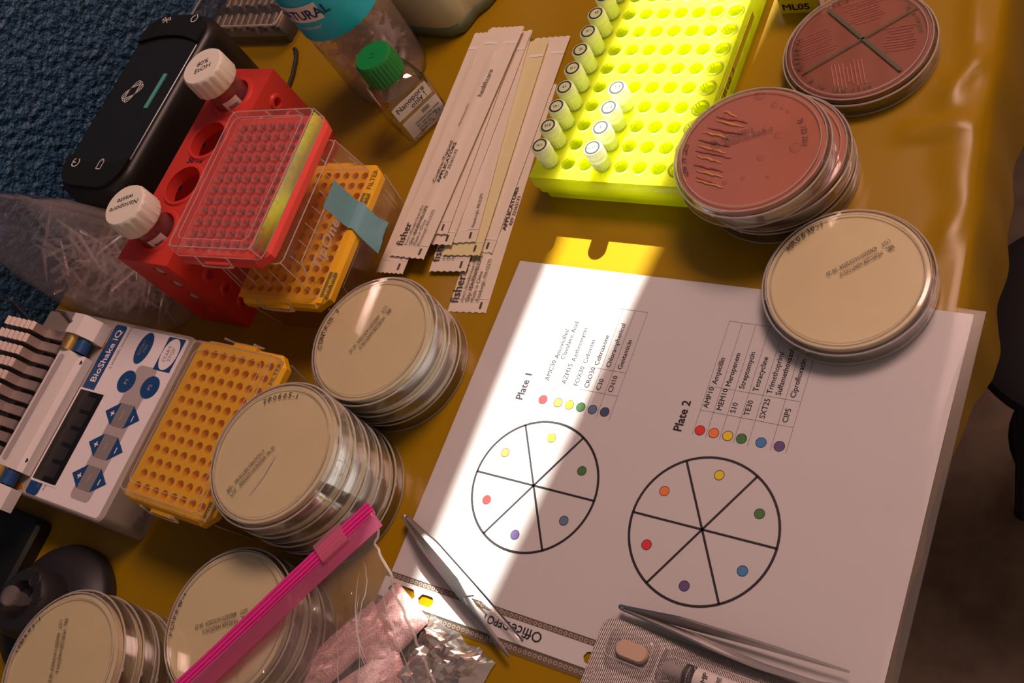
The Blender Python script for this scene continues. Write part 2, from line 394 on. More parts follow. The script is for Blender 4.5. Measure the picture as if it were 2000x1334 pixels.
# ------------------------------------------------------------------ table
tb = thing('table', 'mustard vinyl covered table along the blue wall', 'table', (0, 0, 0))
obj('tabletop', MB().box(-430, 240, -900, 1000, -32, -4), 'wood', tb, smooth=None)
for lx in (-400, 210):
    for ly in (-860, 960):
        obj('leg', MB().box(lx - 22, lx + 22, ly - 22, ly + 22, FZ, -32), 'wood', tb, smooth=None)
ridges = [((237, 225), (247, 165), 7, 2.2), ((250, 168), (238, 138), 5, 2.6), ((222, 113), (254, 119), 6, 3.2), ((258, 57), (256, 38), 5, 2.2), ((236, 150), (262, 98), 11, 2.0), ((248, 100), (262, 64), 8, 1.6)]
def crease(x, y):
    h = 0
    for (a, b), (c, d), wd, amp in ridges:
        dx, dy = c - a, d - b; t = max(0, min(1, ((x - a) * dx + (y - b) * dy) / (dx * dx + dy * dy)))
        ds = math.hypot(x - a - t * dx, y - b - t * dy)
        h += 1.5 * amp * math.exp(-(ds / wd) ** 2) * (0.45 + 0.55 * math.sin(PI * (0.15 + 0.85 * t)))
    return h
xs = [-432, -300, -150, 0, 100, 150] + [150 + 4 * k for k in range(1, 26)]        # up to x = 250
drape = [(1.5, -0.8), (3.5, -3.2), (5.5, -8), (7, -15), (9, -26), (11, -40), (12.5, -58), (14, -75)]
ys = [-900, -700, -500, -350, -250] + [-240 + 6 * k for k in range(92)] + [330, 400, 550, 750, 1000]
v = []; f = []
ncol = len(xs) + len(drape)
for y in ys:
    ex = 2 + 1.4 * nz(y, 3, 0, 0.012) + 0.085 * (212 - y)
    ex = max(-2, min(ex, 20 + 1.4 * nz(y, 7, 0, 0.012)))
    if y < 0: ex -= min(1, -y / 60) * 15
    for x in xs:
        xx = x + ex * max(0, (x - 150) / 100); v.append((xx, y, crease(xx, y) if x > 155 else 0.0))
    for k, (dx, dz) in enumerate(drape):
        t = k / (len(drape) - 1)
        v.append((250 + ex + dx + t * 5 * nz(y, 9, 0, 0.03), y, dz + t * 6 * nz(y, 5, 0, 0.05)))
f = [(j * ncol + i, j * ncol + i + 1, (j + 1) * ncol + i + 1, (j + 1) * ncol + i) for j in range(len(ys) - 1) for i in range(ncol - 1)]
obj('vinyl_cover', MB().add(v, f), 'vinyl', tb, smooth=60)

# ------------------------------------------------------------------ chair beside the table
ch = thing('stool', 'low black stool beside the mustard table edge', 'stool', (308, 200, FZ))
obj('seat', MB().lathe([(0, 350), (82, 350), (94, 356), (100, 368), (98, 382), (86, 391), (40, 394), (0, 394)], 48), 'chairm', ch)
for k in range(4):
    a = PI / 4 + k * R90
    obj('leg', MB().tube([(60 * math.cos(a), 60 * math.sin(a), 352), (78 * math.cos(a), 78 * math.sin(a), 6), (78 * math.cos(a), 78 * math.sin(a), 0)], [9, 9, 10], 8), 'chairm', ch)
obj('foot_ring', MB().lathe([(70 + 5 * math.cos(2 * PI * k / 8), 120 + 5 * math.sin(2 * PI * k / 8)) for k in range(9)], 32), 'chairm', ch)

# ================================================================== big things on the table
# ---- sheet of paper in a clear sleeve
ps = thing('printed_sheet', 'white printed sheet with two segmented plate diagrams inside the clear sleeve', 'paper', (0, 0, 0.3))
PW, PH = 279.4, 215.9
def lift(x, y):
    return 0.5 + 1.6 * max(0, nz(x, y, 1, 0.016)) * max(0, min(1, (x - 218) / 25))
obj('page', MB().slab(lambda u, v: (u * PW, -v * PH, lift(u * PW, -v * PH)), 56, 44, 0.15), 'paper', ps, smooth=60)
ZP = 0.56
def disc(cx, cy, r, z, n=28): return [(cx + r * math.cos(2 * PI * k / n), cy + r * math.sin(2 * PI * k / n), z) for k in range(n)]
def diagram(cx, cy, r, lw, cols, rd):
    mb = MB(); n = 72
    mb.loft([disc(cx, cy, r - lw, ZP, n), disc(cx, cy, r + lw, ZP, n)], False, False)
    for k in range(6):
        a = math.radians(60 * k)
        if k < 6:
            dx, dy = math.cos(a), math.sin(a)
            mb.add([(cx - dy * lw * .9, cy + dx * lw * .9, ZP), (cx + dy * lw * .9, cy - dx * lw * .9, ZP), (cx + dx * r + dy * lw * .9, cy + dy * r - dx * lw * .9, ZP), (cx + dx * r - dy * lw * .9, cy + dy * r + dx * lw * .9, ZP)], [(0, 1, 2, 3)])
    obj('plate_diagram', mb, 'ink', ps, smooth=None)
    for k, c in enumerate(cols):
        a = math.radians(90 - 60 * k)
        dot(cx + rd * math.cos(a), cy + rd * math.sin(a), 2.6, c)
def dot(x, y, r, c):
    d = obj('color_dot', MB().add(disc(x, y, r, ZP + .03), [tuple(range(28))]), c, ps, smooth=None)
    obj('dot_outline', MB().loft([disc(x, y, r - .05, ZP + .05), disc(x, y, r + .3, ZP + .05)], False, False), 'ink', d, smooth=None)
cyc = ['dyellow', 'dgreen', 'dblue', 'dpurple', 'dred', 'dorange']
diagram(70.2, -144.5, 40.0, 0.72, ['dyellow', 'dgreen', 'dsteel', 'dpurple', 'dred', 'dorange'], 30.4)
diagram(175.0, -145.0, 40.4, 0.72, cyc, 31.0)
class _TX:
    def text(s, *a, **k): obj('table_text', MB().text(*a, **k), 'ink', ps, smooth=None)
obj('heading_text', MB().text('Plate 1', 7.0, 41.3, -95.0, ZP, R90, 0.034), 'ink', ps, smooth=None)
obj('heading_text', MB().text('Plate 2', 7.0, 146.3, -94.6, ZP, R90, 0.034), 'ink', ps, smooth=None)
tx = _TX()
for x, s_ in zip((55.2, 67.0, 75.4, 82.6, 90.6, 98.6), ('AMC30', 'AZM15', 'FOX30', 'CRO30', 'C30', 'CN10')): tx.text(s_, 4.4, x - 1.0, -79.3, ZP, R90, 0.016)
for x, s_ in ((55.6, 'Amoxicillin/'), (60.0, 'Clavulanic Acid'), (67.6, 'Azithromycin'), (75.6, 'Cefoxitin'), (83.5, 'Ceftriaxone'), (91.4, 'Chloramphenicol'), (99.2, 'Gentamicin')): tx.text(s_, 4.3, x - .8, -64.0, ZP, R90, 0.018)
for x, s_ in zip((157.6, 165.6, 173.6, 181.4, 190.2, 202.8), ('AMP10', 'MEM10', 'S10', 'TE30', 'SXT25', 'CIP5')): tx.text(s_, 4.4, x - .6, -77.8, ZP, R90, 0.02)
for x, s_ in ((158.2, 'Ampicillin'), (166.2, 'Meropenem'), (174.2, 'Streptomycin'), (182.2, 'Tetracycline'), (190.0, 'Trimethoprim/'), (195.0, 'Sulfamethoxazole'), (203.0, 'Ciprofloxacin')): tx.text(s_, 4.3, x - .6, -62.9, ZP, R90, 0.022)
for x, c in zip((55.2, 65.8, 73.6, 81.4, 89.3, 97.4), ('dred', 'dorange', 'dyellow', 'dgreen', 'dsteel', 'dnavy')): dot(x, -91.8, 2.7, c)
for x, c in zip((156.7, 164.8, 172.9, 180.7, 191.6, 201.7), ('dred', 'dorange', 'dyellow', 'dgreen', 'dblue', 'dpurple')): dot(x, -91.3, 2.7, c)
rl = MB()
def rule(x0, y0, x1, y1, t=0.14):
    dx, dy = x1 - x0, y1 - y0; L = math.hypot(dx, dy); nx_, ny_ = -dy / L * t, dx / L * t
    rl.add([(x0 + nx_, y0 + ny_, ZP), (x0 - nx_, y0 - ny_, ZP), (x1 - nx_, y1 - ny_, ZP), (x1 + nx_, y1 + ny_, ZP)], [(0, 1, 2, 3)])
for x in (52.0, 61.8, 69.6, 77.5, 85.4, 93.3, 101.8): rule(x, -24.6, x, -96.6)
for y in (-24.6, -65.6, -80.8): rule(52.0, y, 101.8, y)
obj('table_rule', rl, 'linegrey', ps, smooth=None)
rl = MB()
for x in (153.2, 161, 169, 177, 185, 197.6, 206): rule(x, -22.8, x, -94.7)
for y in (-22.8, -64.4, -79.5): rule(153.2, y, 206, y)
obj('table_rule', rl, 'linegrey', ps, smooth=None)

sp = thing('sheet_protector', 'clear plastic sleeve with punched binding strip around the printed sheet', 'sheet protector', (0, 0, 0.3))
def sl_z(x, y): return lift(x, y) + 0.55
obj('front_film', MB().sheet(lambda u, v: (-2.5 + u * 286.5, 2.5 - v * 219.5, sl_z(-2.5 + u * 286.5, 2.5 - v * 219.5) if 0.02 < u < 0.98 else 0.6), 56, 44), 'sleeve', sp, smooth=60)
obj('side_seam', MB().box(279.6, 284.8, -236, 2.5, 0.2, 0.8), 'sleeveedge', sp, smooth=None)
obj('inner_seam', MB().box(-2.5, 284, -219.3, -216.2, 0.4, 1.0), 'sleeveedge', sp, smooth=None)
obj('outer_seam', MB().box(-2.5, 284, -236.5, -231.2, 0.3, 0.9), 'sleeveedge', sp, smooth=None)
# white binding strip with punched holes
bs = MB()
holes = [(12.5, 20, 7.5), (30.5, 11, 6.2), (140, 11, 6.2), (250, 11, 6.2)]
yt, yb, z = -219.3, -231.2, 0.9
xp = -2.5
for hx, hw, hh in holes:
    a, b = max(hx - hw / 2, -2.5), hx + hw / 2; yc = -225.6
    bs.box(xp, a, yb, yt, 0.5, z) if a > xp else None
    n = 8; top = []; bot = []
    for k in range(n + 1):
        t = k / n; x = a + (b - a) * t; e = min(t, 1 - t) * hw; c = min(1, e / (hh / 2)); hgt = hh / 2 * math.sqrt(max(0, 1 - (1 - c) ** 2))
        top.append((x, yc + hgt)); bot.append((x, yc - hgt))
    for k in range(n):
        bs.prism([top[k], top[k + 1], (top[k + 1][0], yt), (top[k][0], yt)], 0.5, z)
        bs.prism([(bot[k][0], yb), (bot[k + 1][0], yb), bot[k + 1], bot[k]], 0.5, z)
    xp = b
bs.box(xp, 284, yb, yt, 0.5, z)
st = obj('binding_strip', bs, 'paper', sp, smooth=None)
obj('brand_text', MB().text('Office', 8.2, 108.7, -221.6, 1.05, PI, 0.012).text('DEPOT', 6.6, 87.6, -221.6, 1.05, PI, 0.016, sx=0.86).text('®', 4.5, 72.0, -223.6, 1.05, PI), 'ink', st, smooth=None)
wl = MB()
for k in range(90):
    for y in (-217.75, -233.9): wl.ring(0.75, 1.15, 1.0, 1.25, 8, None, 1 + k * 3.15, y)
tag(obj('weld_dots', wl, 'clearrib', sp, smooth=None), None, None, kind='stuff')

# ---- lime cryotube rack
gr = thing('tube_rack', 'glowing lime yellow translucent tube rack crossed by the sun', 'tube rack', (0, 0, 0))
GX0, GX1, GY0, GY1, GZ = -3.5, 109.5, 48.0, 250.0, 25.0
gc, gcy, gw, gd = (GX0 + GX1) / 2, (GY0 + GY1) / 2, GX1 - GX0, GY1 - GY0
NX, NY, PX, PY, OX, OY = 8, 12, 12.87, 15.6, 10.3, 62.0
gb = MB()
gb.loft([rrect(gc, gcy, gw - 7, gd - 7, 4, 0.2, 4), rrect(gc, gcy, gw - 7, gd - 7, 4, 7, 4), rrect(gc, gcy, gw - 3, gd - 3, 4, 8.5, 4), rrect(gc, gcy, gw - 3, gd - 3, 4, 14, 4),
         rrect(gc, gcy, gw, gd, 5, 15, 4), rrect(gc, gcy, gw, gd, 5, 22, 4), rrect(gc, gcy, gw - 3, gd - 3, 5, GZ - .6, 4), rrect(gc, gcy, gw - 6, gd - 6, 4, GZ - 1.0, 4)], False, False)
obj('rack_body', gb, 'limerack', gr)
dk = MB(); holes_deck(dk, NX, NY, PX, PY, 4.9, GZ - 3, GZ, OX, OY, 16, (GX0 + 1.6, GX1 - 1.6, GY0 + 1.6, GY1 - 1.6))
obj('deck', dk, 'limerack', gr)
wm = MB().lathe([(4.95, GZ - .2), (4.95, 9), (4.2, 5), (0, 5)], 14).mesh('well', 'limerack', 40)
lm = MB().lathe([(4.9, GZ - .1), (5.0, GZ + .9), (5.9, GZ + .9), (6.2, GZ - .1)], 16).mesh('well_collar', 'limerack', 40)
wells_used = {(0, j) for j in range(10)} | {(3, j) for j in range(4)}
for i in range(NX):
    for j in range(NY):
        q = inst('well', wm, gr, (OX + i * PX, OY + j * PY, 0))
        if i == NX - 1 or (i == NX - 2 and j > 7): inst('well_collar', lm, q)
obj('side_label', MB().box(GX1 + .05, GX1 + .35, 118, 190, 16, 21.5), 'mlbox', gr, smooth=None)
obj('label_writing', MB().text('35 Lab  3', 6.0, 0, 0, 0, 0, 0.01, mx=vface(GX1 + .45, 122, 16.6, 0), shear=.2), 'ink', gr, smooth=None)
cb = MB().lathe([(0, 5.6), (3.6, 5.6), (4.6, 9), (4.6, 25.5), (5.6, 26.2), (5.6, 33.5), (0, 33.5)], 20).mesh('tube_body', 'cryo', 40)
cs = MB()
prof = []
lo = []
for z, r, rib in ((26.6, 5.75, .25), (34.6, 5.85, .25), (35.2, 6.3, 0), (37.5, 6.3, 0), (37.8, 6.05, 0), (38.6, 6.05, 0), (38.9, 6.35, 0), (42.8, 6.35, 0), (43.8, 5.7, 0)):
    lo.append([((r + (rib if k % 2 else -rib)) * math.cos(2 * PI * k / 40), (r + (rib if k % 2 else -rib)) * math.sin(2 * PI * k / 40), z) for k in range(40)])
cs.loft(lo); cs = cs.mesh('screw_cap', 'cryocap', 40)
rg = MB().ring(3.9, 5.0, 43.7, 44.05, 28).mesh('cap_ring', 'ringdark', 40)
ri = MB().lathe([(0, 43.95), (3.9, 43.95)], 24).mesh('cap_insert', 'cryocap', 40)
left_txt = ['VS 2', '516', 'CB 1', '61', 'SS 2', '21', 'SS 1', '62', 'EC 1', '63']
order = ['nearest the sheet', 'second from the sheet', 'third from the sheet', 'fourth from the sheet', 'fifth from the sheet', 'sixth from the sheet', 'seventh from the sheet', 'eighth from the sheet', 'ninth from the sheet', 'farthest from the sheet']
def cryo(i, j, txt, label, group, rz):
    t = thing('cryotube', label, 'tube', (OX + i * PX, OY + j * PY, 0), (0, 0, 0), group)
    inst('tube_body', cb, t); c_ = inst('screw_cap', cs, t, (0, 0, 0), (0, 0, rz))
    inst('cap_ring', rg, c_); inst('cap_insert', ri, c_)
    obj('cap_writing', MB().text(txt, 3.0 if len(txt) < 4 else 2.3, 0, -.9, 44.1, 0.3 - rz, 0.02, 'CENTER'), 'ringdark', c_, smooth=None)
for j in range(10): cryo(0, j, left_txt[j], 'lime lit cryotube in the swab side row of the rack, ' + order[j], 'cryotubes in the shaded outer row', 0.2 * j)
lit = ['the one nearest the sheet', 'second from the sheet', 'third from the sheet', 'the one deepest in the rack']
for j in range(4): cryo(3, j, ['SM 470', 'S', 'C-2', '5-4'][j], 'sun bleached white capped cryotube in the rack, ' + lit[j], 'cryotubes standing in the sun strip', 0.4 * j)

# ---- petri dishes (stored upside down: printed base up, lid below)
DH = 14.9
lidm = MB().lathe([(0, 0.25), (44.6, 0.25), (46, 1.2), (46, 10.6), (45.1, 10.6), (45.0, 1.6), (0, 1.3)], 96).mesh('lid', 'clear', 40)
basem = MB().lathe([(0, 14.1), (39.2, 14.1), (39.6, 14.75), (40.6, 14.75), (41.0, 14.3), (42.9, 14.2), (43.6, 13.4), (44.1, 1.8), (43.2, 1.8), (42.7, 12.9), (0, 12.9)], 96).mesh('base', 'clear', 40)
agm = {k: MB().lathe([(0, 9.4), (41.2, 9.4), (42.5, 8.6), (42.6, 12.8), (0, 12.8)], 72).mesh('agar', k, 40) for k in ('agar', 'agarred', 'agarmac')}
lrim = MB().lathe([(45.5 + .62 * math.cos(2 * PI * k / 6), 10.5 + .62 * math.sin(2 * PI * k / 6)) for k in range(7)], 96).lathe([(45.6 + .5 * math.cos(2 * PI * k / 6), 1.0 + .5 * math.sin(2 * PI * k / 6)) for k in range(7)], 96).mesh('rim', 'rim', 60)  # pale rings painting the highlights along the lid edges
brim = MB().lathe([(43.2 + .45 * math.cos(2 * PI * k / 6), 13.7 + .45 * math.sin(2 * PI * k / 6)) for k in range(7)], 96).lathe([(40.1 + .4 * math.cos(2 * PI * k / 6), 14.35 + .4 * math.sin(2 * PI * k / 6)) for k in range(7)], 96).mesh('stacking_ring', 'rim', 60)  # pale rings painting the highlights along the base edges
nubm = MB().box(-1.1, 1.1, -.4, .5, 9.4, 10.9).mesh('stacking_nub', 'clearrib')
def dish(x, y, z, ag, label, group, rz=0.0):
    d = thing('petri_dish', label, 'petri dish', (x, y, z), (0, 0, rz), group)
    l_ = inst('lid', lidm, d); b_ = inst('base', basem, d); inst('agar', agm[ag], d)
    inst('rim', lrim, l_); inst('stacking_ring', brim, b_)
    for a in (0.3, 2.4, 4.5): inst('stacking_nub', nubm, l_, (45.6 * math.cos(a), 45.6 * math.sin(a), 0), (0, 0, a - R90))
    return d
ZT = 14.22
def print_lot(d, x, y, ang, l1='BBL   MUELLER HINTON II', l2='LOT   4065507/1410/2024  06 25', size=3.7, mt='inkgrey'):
    mb = MB(); ct, st_ = math.cos(ang), math.sin(ang)
    mb.text(l1, size, x, y, ZT, ang, 0.0, sx=.74); mb.text(l2, size, x + st_ * 4.2, y - ct * 4.2, ZT, ang, 0.0, sx=.74)
    return obj('printed_lot', mb, mt, d, smooth=None)
def hand(d, s_, r, a0, size=4.6, step=None, mt='ink', inward=False):
    """handwriting following the rim of a dish"""
    mb = MB(); a = a0
    for chx in s_:
        wd = (0.45 if chx in '-1 .' else 0.78) * size
        j1 = random.uniform(-.12, .12)
        mb.text(chx, size * random.uniform(.92, 1.08), r * math.cos(a), r * math.sin(a), ZT + .02, (a - R90 if not inward else a + R90) + j1, 0.012, shear=.15)
        a -= (wd / r) * (1 if not inward else -1)
    return obj('handwriting', mb, mt, d, smooth=None)
def stack(n, bot, top, ag, labels, group):
    ds = []
    for k in range(n):
        t = k / max(1, n - 1); jx, jy = (random.uniform(-1, 1), random.uniform(-1, 1)) if 0 < k < n - 1 else (0, 0)
        ds.append(dish(bot[0] + (top[0] - bot[0]) * t + jx, bot[1] + (top[1] - bot[1]) * t + jy, 0.05 + k * DH, ag, labels[k], group))
    return ds
pos5 = ['bottom', 'second from the bottom', 'middle', 'second from the top', 'top']
pos4 = ['bottom', 'second from the bottom', 'second from the top', 'top']; pos3 = ['bottom', 'middle', 'top']
tp = stack(5, (-59, -181), (-60, -181), 'agar', ['tan agar dish, %s of the stack beside the pink zip bag slider' % p for p in pos5[:4]] + ['tan agar dish marked TP0605-1 topping the tallest clear stack'], 'agar dishes in the stack by the zip bag')
print_lot(tp[-1], -16.5, -30.0, math.radians(67)); hand(tp[-1], 'TP0605-1', 34.0, math.radians(131))
sc = MB().tube([(4.5, -2, ZT + .2), (3.2, -14, ZT + .2), (-.5, -26, ZT + .2)], .35, 6)
obj('scratch', sc, 'clearrib', tp[-1])
ct = stack(3, (-52.5, -89), (-53.5, -89), 'agar', ['tan agar dish, %s of the stack beside the swab packets' % p for p in pos3[:2]] + ['tan agar dish marked CONTROL 2 on top beside the swab packets'], 'agar dishes in the stack by the swabs')
print_lot(ct[-1], 4.8, 22.0, math.radians(-109)); hand(ct[-1], 'CONTROL 2', 36.5, math.radians(203))
pc = stack(3, (-63, -279), (-64, -278), 'agar', ['tan agar dish, %s of the stack under the pink zip strip' % p for p in pos3[:2]] + ['tan agar dish marked PCT0610-1 partly under the pink zip strip'], 'agar dishes in the stack under the zip strip')
print_lot(pc[-1], 13.4, 8.9, math.radians(-148)); hand(pc[-1], 'PCT0610-1', 37.5, math.radians(208), 4.2)
ll = stack(5, (-143, -335), (-139, -334), 'agar', ['tan agar dish, %s of the stack by the black vortex mixer' % p for p in pos5[:4]] + ['tan agar dish with print on top beside the black vortex mixer'], 'agar dishes in the stack by the vortex mixer')
print_lot(ll[-1], -13.6, 24.9, math.radians(-64)); hand(ll[-1], 'TM0605-1', 37.5, math.radians(186), 4.2)
mr = dish(215, 5, 2.6, 'agar', 'single tan agar dish marked MR0610-1 on the corner of the sheet', None)
print_lot(mr, 19.5, 23.0, math.radians(-138)); hand(mr, 'MR0610-1', 36.5, math.radians(160), 4.6)
mc = stack(3, (156, 76), (149.5, 67), 'agarmac', ['rose brown agar dish, %s of the stack beside the lime rack' % p for p in pos3[:2]] + ['rose brown agar dish with amber streaks on top beside the lime rack'], 'rose brown agar dishes beside the rack')
mc[1].location.x = .156; mc[1].location.y = .0745
t_ = mc[-1]
print_lot(t_, -23.6, 0.9, math.radians(26), 'BBL   MACCONKEY II', 'LOT   4091003/1735-2024 06 12', 3.6)
hand(t_, '28.9.25', 37, math.radians(214), 5.0, mt='ringdark'); hand(t_, '3.12.55', 30, math.radians(42), 4.4, mt='ringdark')
for k in range(13):
    y0 = 27 - k * 4.3 + random.uniform(-1, 1); x0 = -math.sqrt(max(0, 38 ** 2 - y0 ** 2)) + 4 + random.uniform(0, 3); x1 = -9 + random.uniform(-6, 3)
    if x1 - x0 > 6:
        pts = [(x0 + (x1 - x0) * t / 8, y0 - 4 * t / 8 + random.uniform(-.5, .5), 12.86) for t in range(9)]
        obj('growth_streak', MB().tube(pts, [.5 + .8 * math.sin(PI * q / 8) * random.uniform(.5, 1) for q in range(9)], 6), 'colony' if k % 2 else 'colonyamber', t_)
for x, y, r in ((-5, 38, 3.4), (6, 31, 2.3), (11, 29.5, 1.6), (15, 27, 1.5), (5, 14, 2.0), (14, 10, 2.2), (8, -6, 2.4), (26, 2, 3.6), (2, -20, 1.6), (-8, -24, 1.7), (16, -18, 1.5)):
    obj('colony', MB().lathe([(0, 12.98), (r * .6, 12.95), (r, 12.84)], 16), 'colony', t_, loc=(x, y, 0))
chd = dish(181, 169, 0.05, 'agarred', 'maroon agar dish divided in four by green marker lines', None)
gl = MB()
for (x0, y0), (x1, y1), t in (((-25, 27), (30, -21), 1.1), ((-28, -24), (29, 27), .6)):
    dx, dy = x1 - x0, y1 - y0; L = math.hypot(dx, dy); nx_, ny_ = -dy / L * t, dx / L * t
    gl.add([(x0 + nx_, y0 + ny_, ZT), (x0 - nx_, y0 - ny_, ZT), (x1 - nx_, y1 - ny_, ZT), (x1 + nx_, y1 + ny_, ZT)], [(0, 1, 2, 3)])
obj('marker_line', gl, 'markgreen', chd, smooth=None)
for (cx, cy, dr) in ((-2, 26, 0.4), (24, 4, 0.2), (-26, 0, 0.5), (0, -24, -1.2)):
    for k in range(9):
        off = (k - 4) * 2.2; L = 9 + random.uniform(-3, 3); px_, py_ = cx - math.sin(dr) * off, cy + math.cos(dr) * off
        if math.hypot(px_, py_) < 36: obj('growth_streak', MB().tube([(px_ - math.cos(dr) * L, py_ - math.sin(dr) * L, 12.86), (px_, py_ + random.uniform(-.6, .6), 12.86), (px_ + math.cos(dr) * L, py_ + math.sin(dr) * L, 12.86)], .55, 5), 'streakred', chd)
hand(chd, 'M.0309-12', 35, math.radians(215), 4.4, mt='markgreen'); hand(chd, 'on blood 4/27', 37, math.radians(128), 4.2, mt='markgreen')
hand(chd, 'K. pneum', 35, math.radians(52), 4.2, mt='markgreen'); hand(chd, 'B. sp. 1410-2300', 37, math.radians(-128), 4.2, mt='markgreen', inward=True)

# ================================================================== pipette tip boxes
def tip_box(name, label, loc, rz, trayc, W, L, zb, base, lid_h, lidb, lidt, pitch, wellmat, wellkind):
    t = thing(name, label, 'tip box', loc, (0, 0, rz))
    if base:
        b_ = obj('base', MB().loft([rrect(0, 0, W - 11, L - 12, 3, 0.2), rrect(0, 0, W - 10, L - 11, 4, 2), rrect(0, 0, W - 6, L - 6, 4, zb)], True, False), 'clearlid', t)
        rbm = MB()
        for sx in (-1, 1):
            for sy in (-1, 1):
                rbm.tube([(sx * (W / 2 - 6), sy * (L / 2 - 6.5), 1), (sx * (W / 2 - 3.4), sy * (L / 2 - 3.6), zb)], .5, 5)
        rbm.tube([(W / 2 - 5.5, -L * .30, 8), (W / 2 - 4.2, -L * .32, 20), (W / 2 - 3.2, -L * .30, zb - 4), (W / 2 - 3.2, L * .22, zb - 4), (W / 2 - 4.2, L * .25, 20), (W / 2 - 5.4, L * .22, 8)], .45, 5)
        for k in range(2): rbm.tube([(W / 2 - 3, L * .36 + 4 * k, zb - 6), (W / 2 - 5, L * .36 + 4 * k, 12)], .5, 5)
        obj('moulded_edge', rbm, 'clearrib', b_)
    tr = obj('tray', MB().loft([rrect(0, 0, W - 3, L - 3, 7, zb, 1), rrect(0, 0, W, L, 8, zb + 1, 1), rrect(0, 0, W, L, 8, zb + 6, 1), rrect(0, 0, W - 4, L - 4, 7, zb + 8.6, 1), rrect(0, 0, W - 7, L - 7, 6, zb + 9, 1)], True, False), trayc, t, smooth=30)
    dk = MB(); ox, oy = -3.5 * pitch, -5.5 * pitch
    holes_deck(dk, 8, 12, pitch, pitch, pitch * .36, zb + 5, zb + 9, ox, oy, 12, (-W / 2 + 3, W / 2 - 3, -L / 2 + 3, L / 2 - 3))
    obj('deck', dk, trayc, tr, smooth=30)
    if wellkind == 'cup': wm_ = MB().lathe([(pitch * .36, zb + 9), (pitch * .34, zb + 2), (0, zb + 1)], 12).mesh('well', wellmat, 40)
    elif wellkind == 'tip': wm_ = MB().lathe([(pitch * .22, zb + 3), (pitch * .30, zb + 9), (pitch * .40, zb + 10.6), (pitch * .42, zb + 12), (pitch * .26, zb + 12), (pitch * .2, zb + 6), (0, zb + 6)], 12).mesh('pipette_tip', wellmat, 40)
    else: wm_ = None
    if wm_:
        for i in range(8):
            for j in range(12): inst(wm_.name.split('.')[0], wm_, tr, (ox + i * pitch, oy + j * pitch, 0))
    z0, z1 = zb + 8.4, zb + lid_h
    ld = obj('lid', MB().loft([rrect(0, 0, lidb[0], lidb[1], 5, z0), rrect(0, 0, lidt[0], lidt[1], 5, z1 - 1.2), rrect(0, 0, lidt[0] - 2.4, lidt[1] - 2.4, 4, z1)], False, True), 'clearlid', t)
    e = MB()
    def rect_tube(wd, dp, z, r): e.tube([Vector(p) for p in rrect(0, 0, wd, dp, 4, z, 2)] + [Vector(rrect(0, 0, wd, dp, 4, z, 2)[0])], r, 5)
    rect_tube(lidt[0] - 1.5, lidt[1] - 1.5, z1 - .6, .45); rect_tube(lidt[0] - 13, lidt[1] - 13, z1 + .1, .28); rect_tube(lidb[0], lidb[1], z0 + .5, .4)
    for sx in (-1, 1):
        for sy in (-1, 1): e.tube([(sx * (lidb[0] / 2 - 1.2), sy * (lidb[1] / 2 - 1.2), z0), (sx * (lidt[0] / 2 - 1.2), sy * (lidt[1] / 2 - 1.2), z1)], .4, 5)
    obj('moulded_edge', e, 'clearrib', ld)
    for sy in (-1, 1):
        y0 = sy * (L / 2 - .4)
        lt = obj('latch', MB().box(-12, 10, min(y0, y0 + sy * 2.2), max(y0, y0 + sy * 2.2), zb + 1.5, zb + 6.5), trayc, t, smooth=None)
        obj('latch_frame', MB().tube([(-14, y0 + sy * 1.2, zb + 14), (-14, y0 + sy * 2.8, zb + 5), (-4, y0 + sy * 3.0, zb + 4.2), (8, y0 + sy * 3.0, zb + 4.2), (14, y0 + sy * 2.8, zb + 5), (14, y0 + sy * 1.2, zb + 14)], .7, 6), 'clearrib', lt)
    return t, tr, ld
R4 = math.radians(4)
tb1, tr1, ld1 = tip_box('pipette_tip_box', 'clear tip box with amber tray and blue tape under the red box', (-143.5, -21, 0), R4, 'yellowtray', 82, 115, 38, True, 48, (66, 104), (62, 98), 8.4, 'yellowtray', 'none')
rbm = MB()
for k in range(7): rbm.tube([(32.2, -40 + k * 12.6, 66), (31.2, -40 + k * 12.6, 82)], .28, 5)
for k in range(4): rbm.tube([(-24 + k * 13, -51.2, 60), (-24 + k * 13, -49.6, 80)], .28, 5)
rbm.tube([(33.4, -42, 52), (32.7, -46, 60), (31.8, -38, 72), (31.8, 14, 72), (32.6, 22, 60)], .45, 5)
obj('lid_rib', rbm, 'clearrib', ld1)
obj('embossed_name', MB().text('TipOne', 12.5, 0, 0, 0, 0, 0.03, mx=vface(33.3, -36, 55.5, 0) @ Matrix.Rotation(-.05, 4, 'X')), 'clearrib', ld1, smooth=None)
def ledge_label(tr, x0, x1, y0, y1, s_, size, inv, z=46.9):
    if inv:
        lb = obj('volume_label', MB().add([(x0, y0, z), (x1, y0, z - .9), (x1, y1, z - .9), (x0, y1, z)], [(0, 1, 2, 3)]), 'olive', tr, smooth=None)
    else: lb = tr
    obj('ledge_text', MB().text(s_, size, x1 - 1.2, y0 + 1.2, z + .15 if not inv else z - .3, R90, 0.02), 'yellowtray' if inv else 'olive', lb, smooth=None)
ledge_label(tr1, 34.6, 40.6, -50, -31, '20 µL', 6.0, True, 47.4); ledge_label(tr1, 34.6, 40.6, 34, 54, 'FILTER', 5.6, False, 46.9); ledge_label(tr1, 34.6, 40.6, 24, 32, '10', 5.0, True, 47.4)
rt, rtr, rld = tip_box('pipette_tip_box', 'red tip box with clear lid on top of the stack', (-160.0, -17.5, 86.4), R4, 'redtray', 84, 116, 0.0, False, 19.5, (79, 112), (76, 111), 8.6, 'tipred', 'tip')
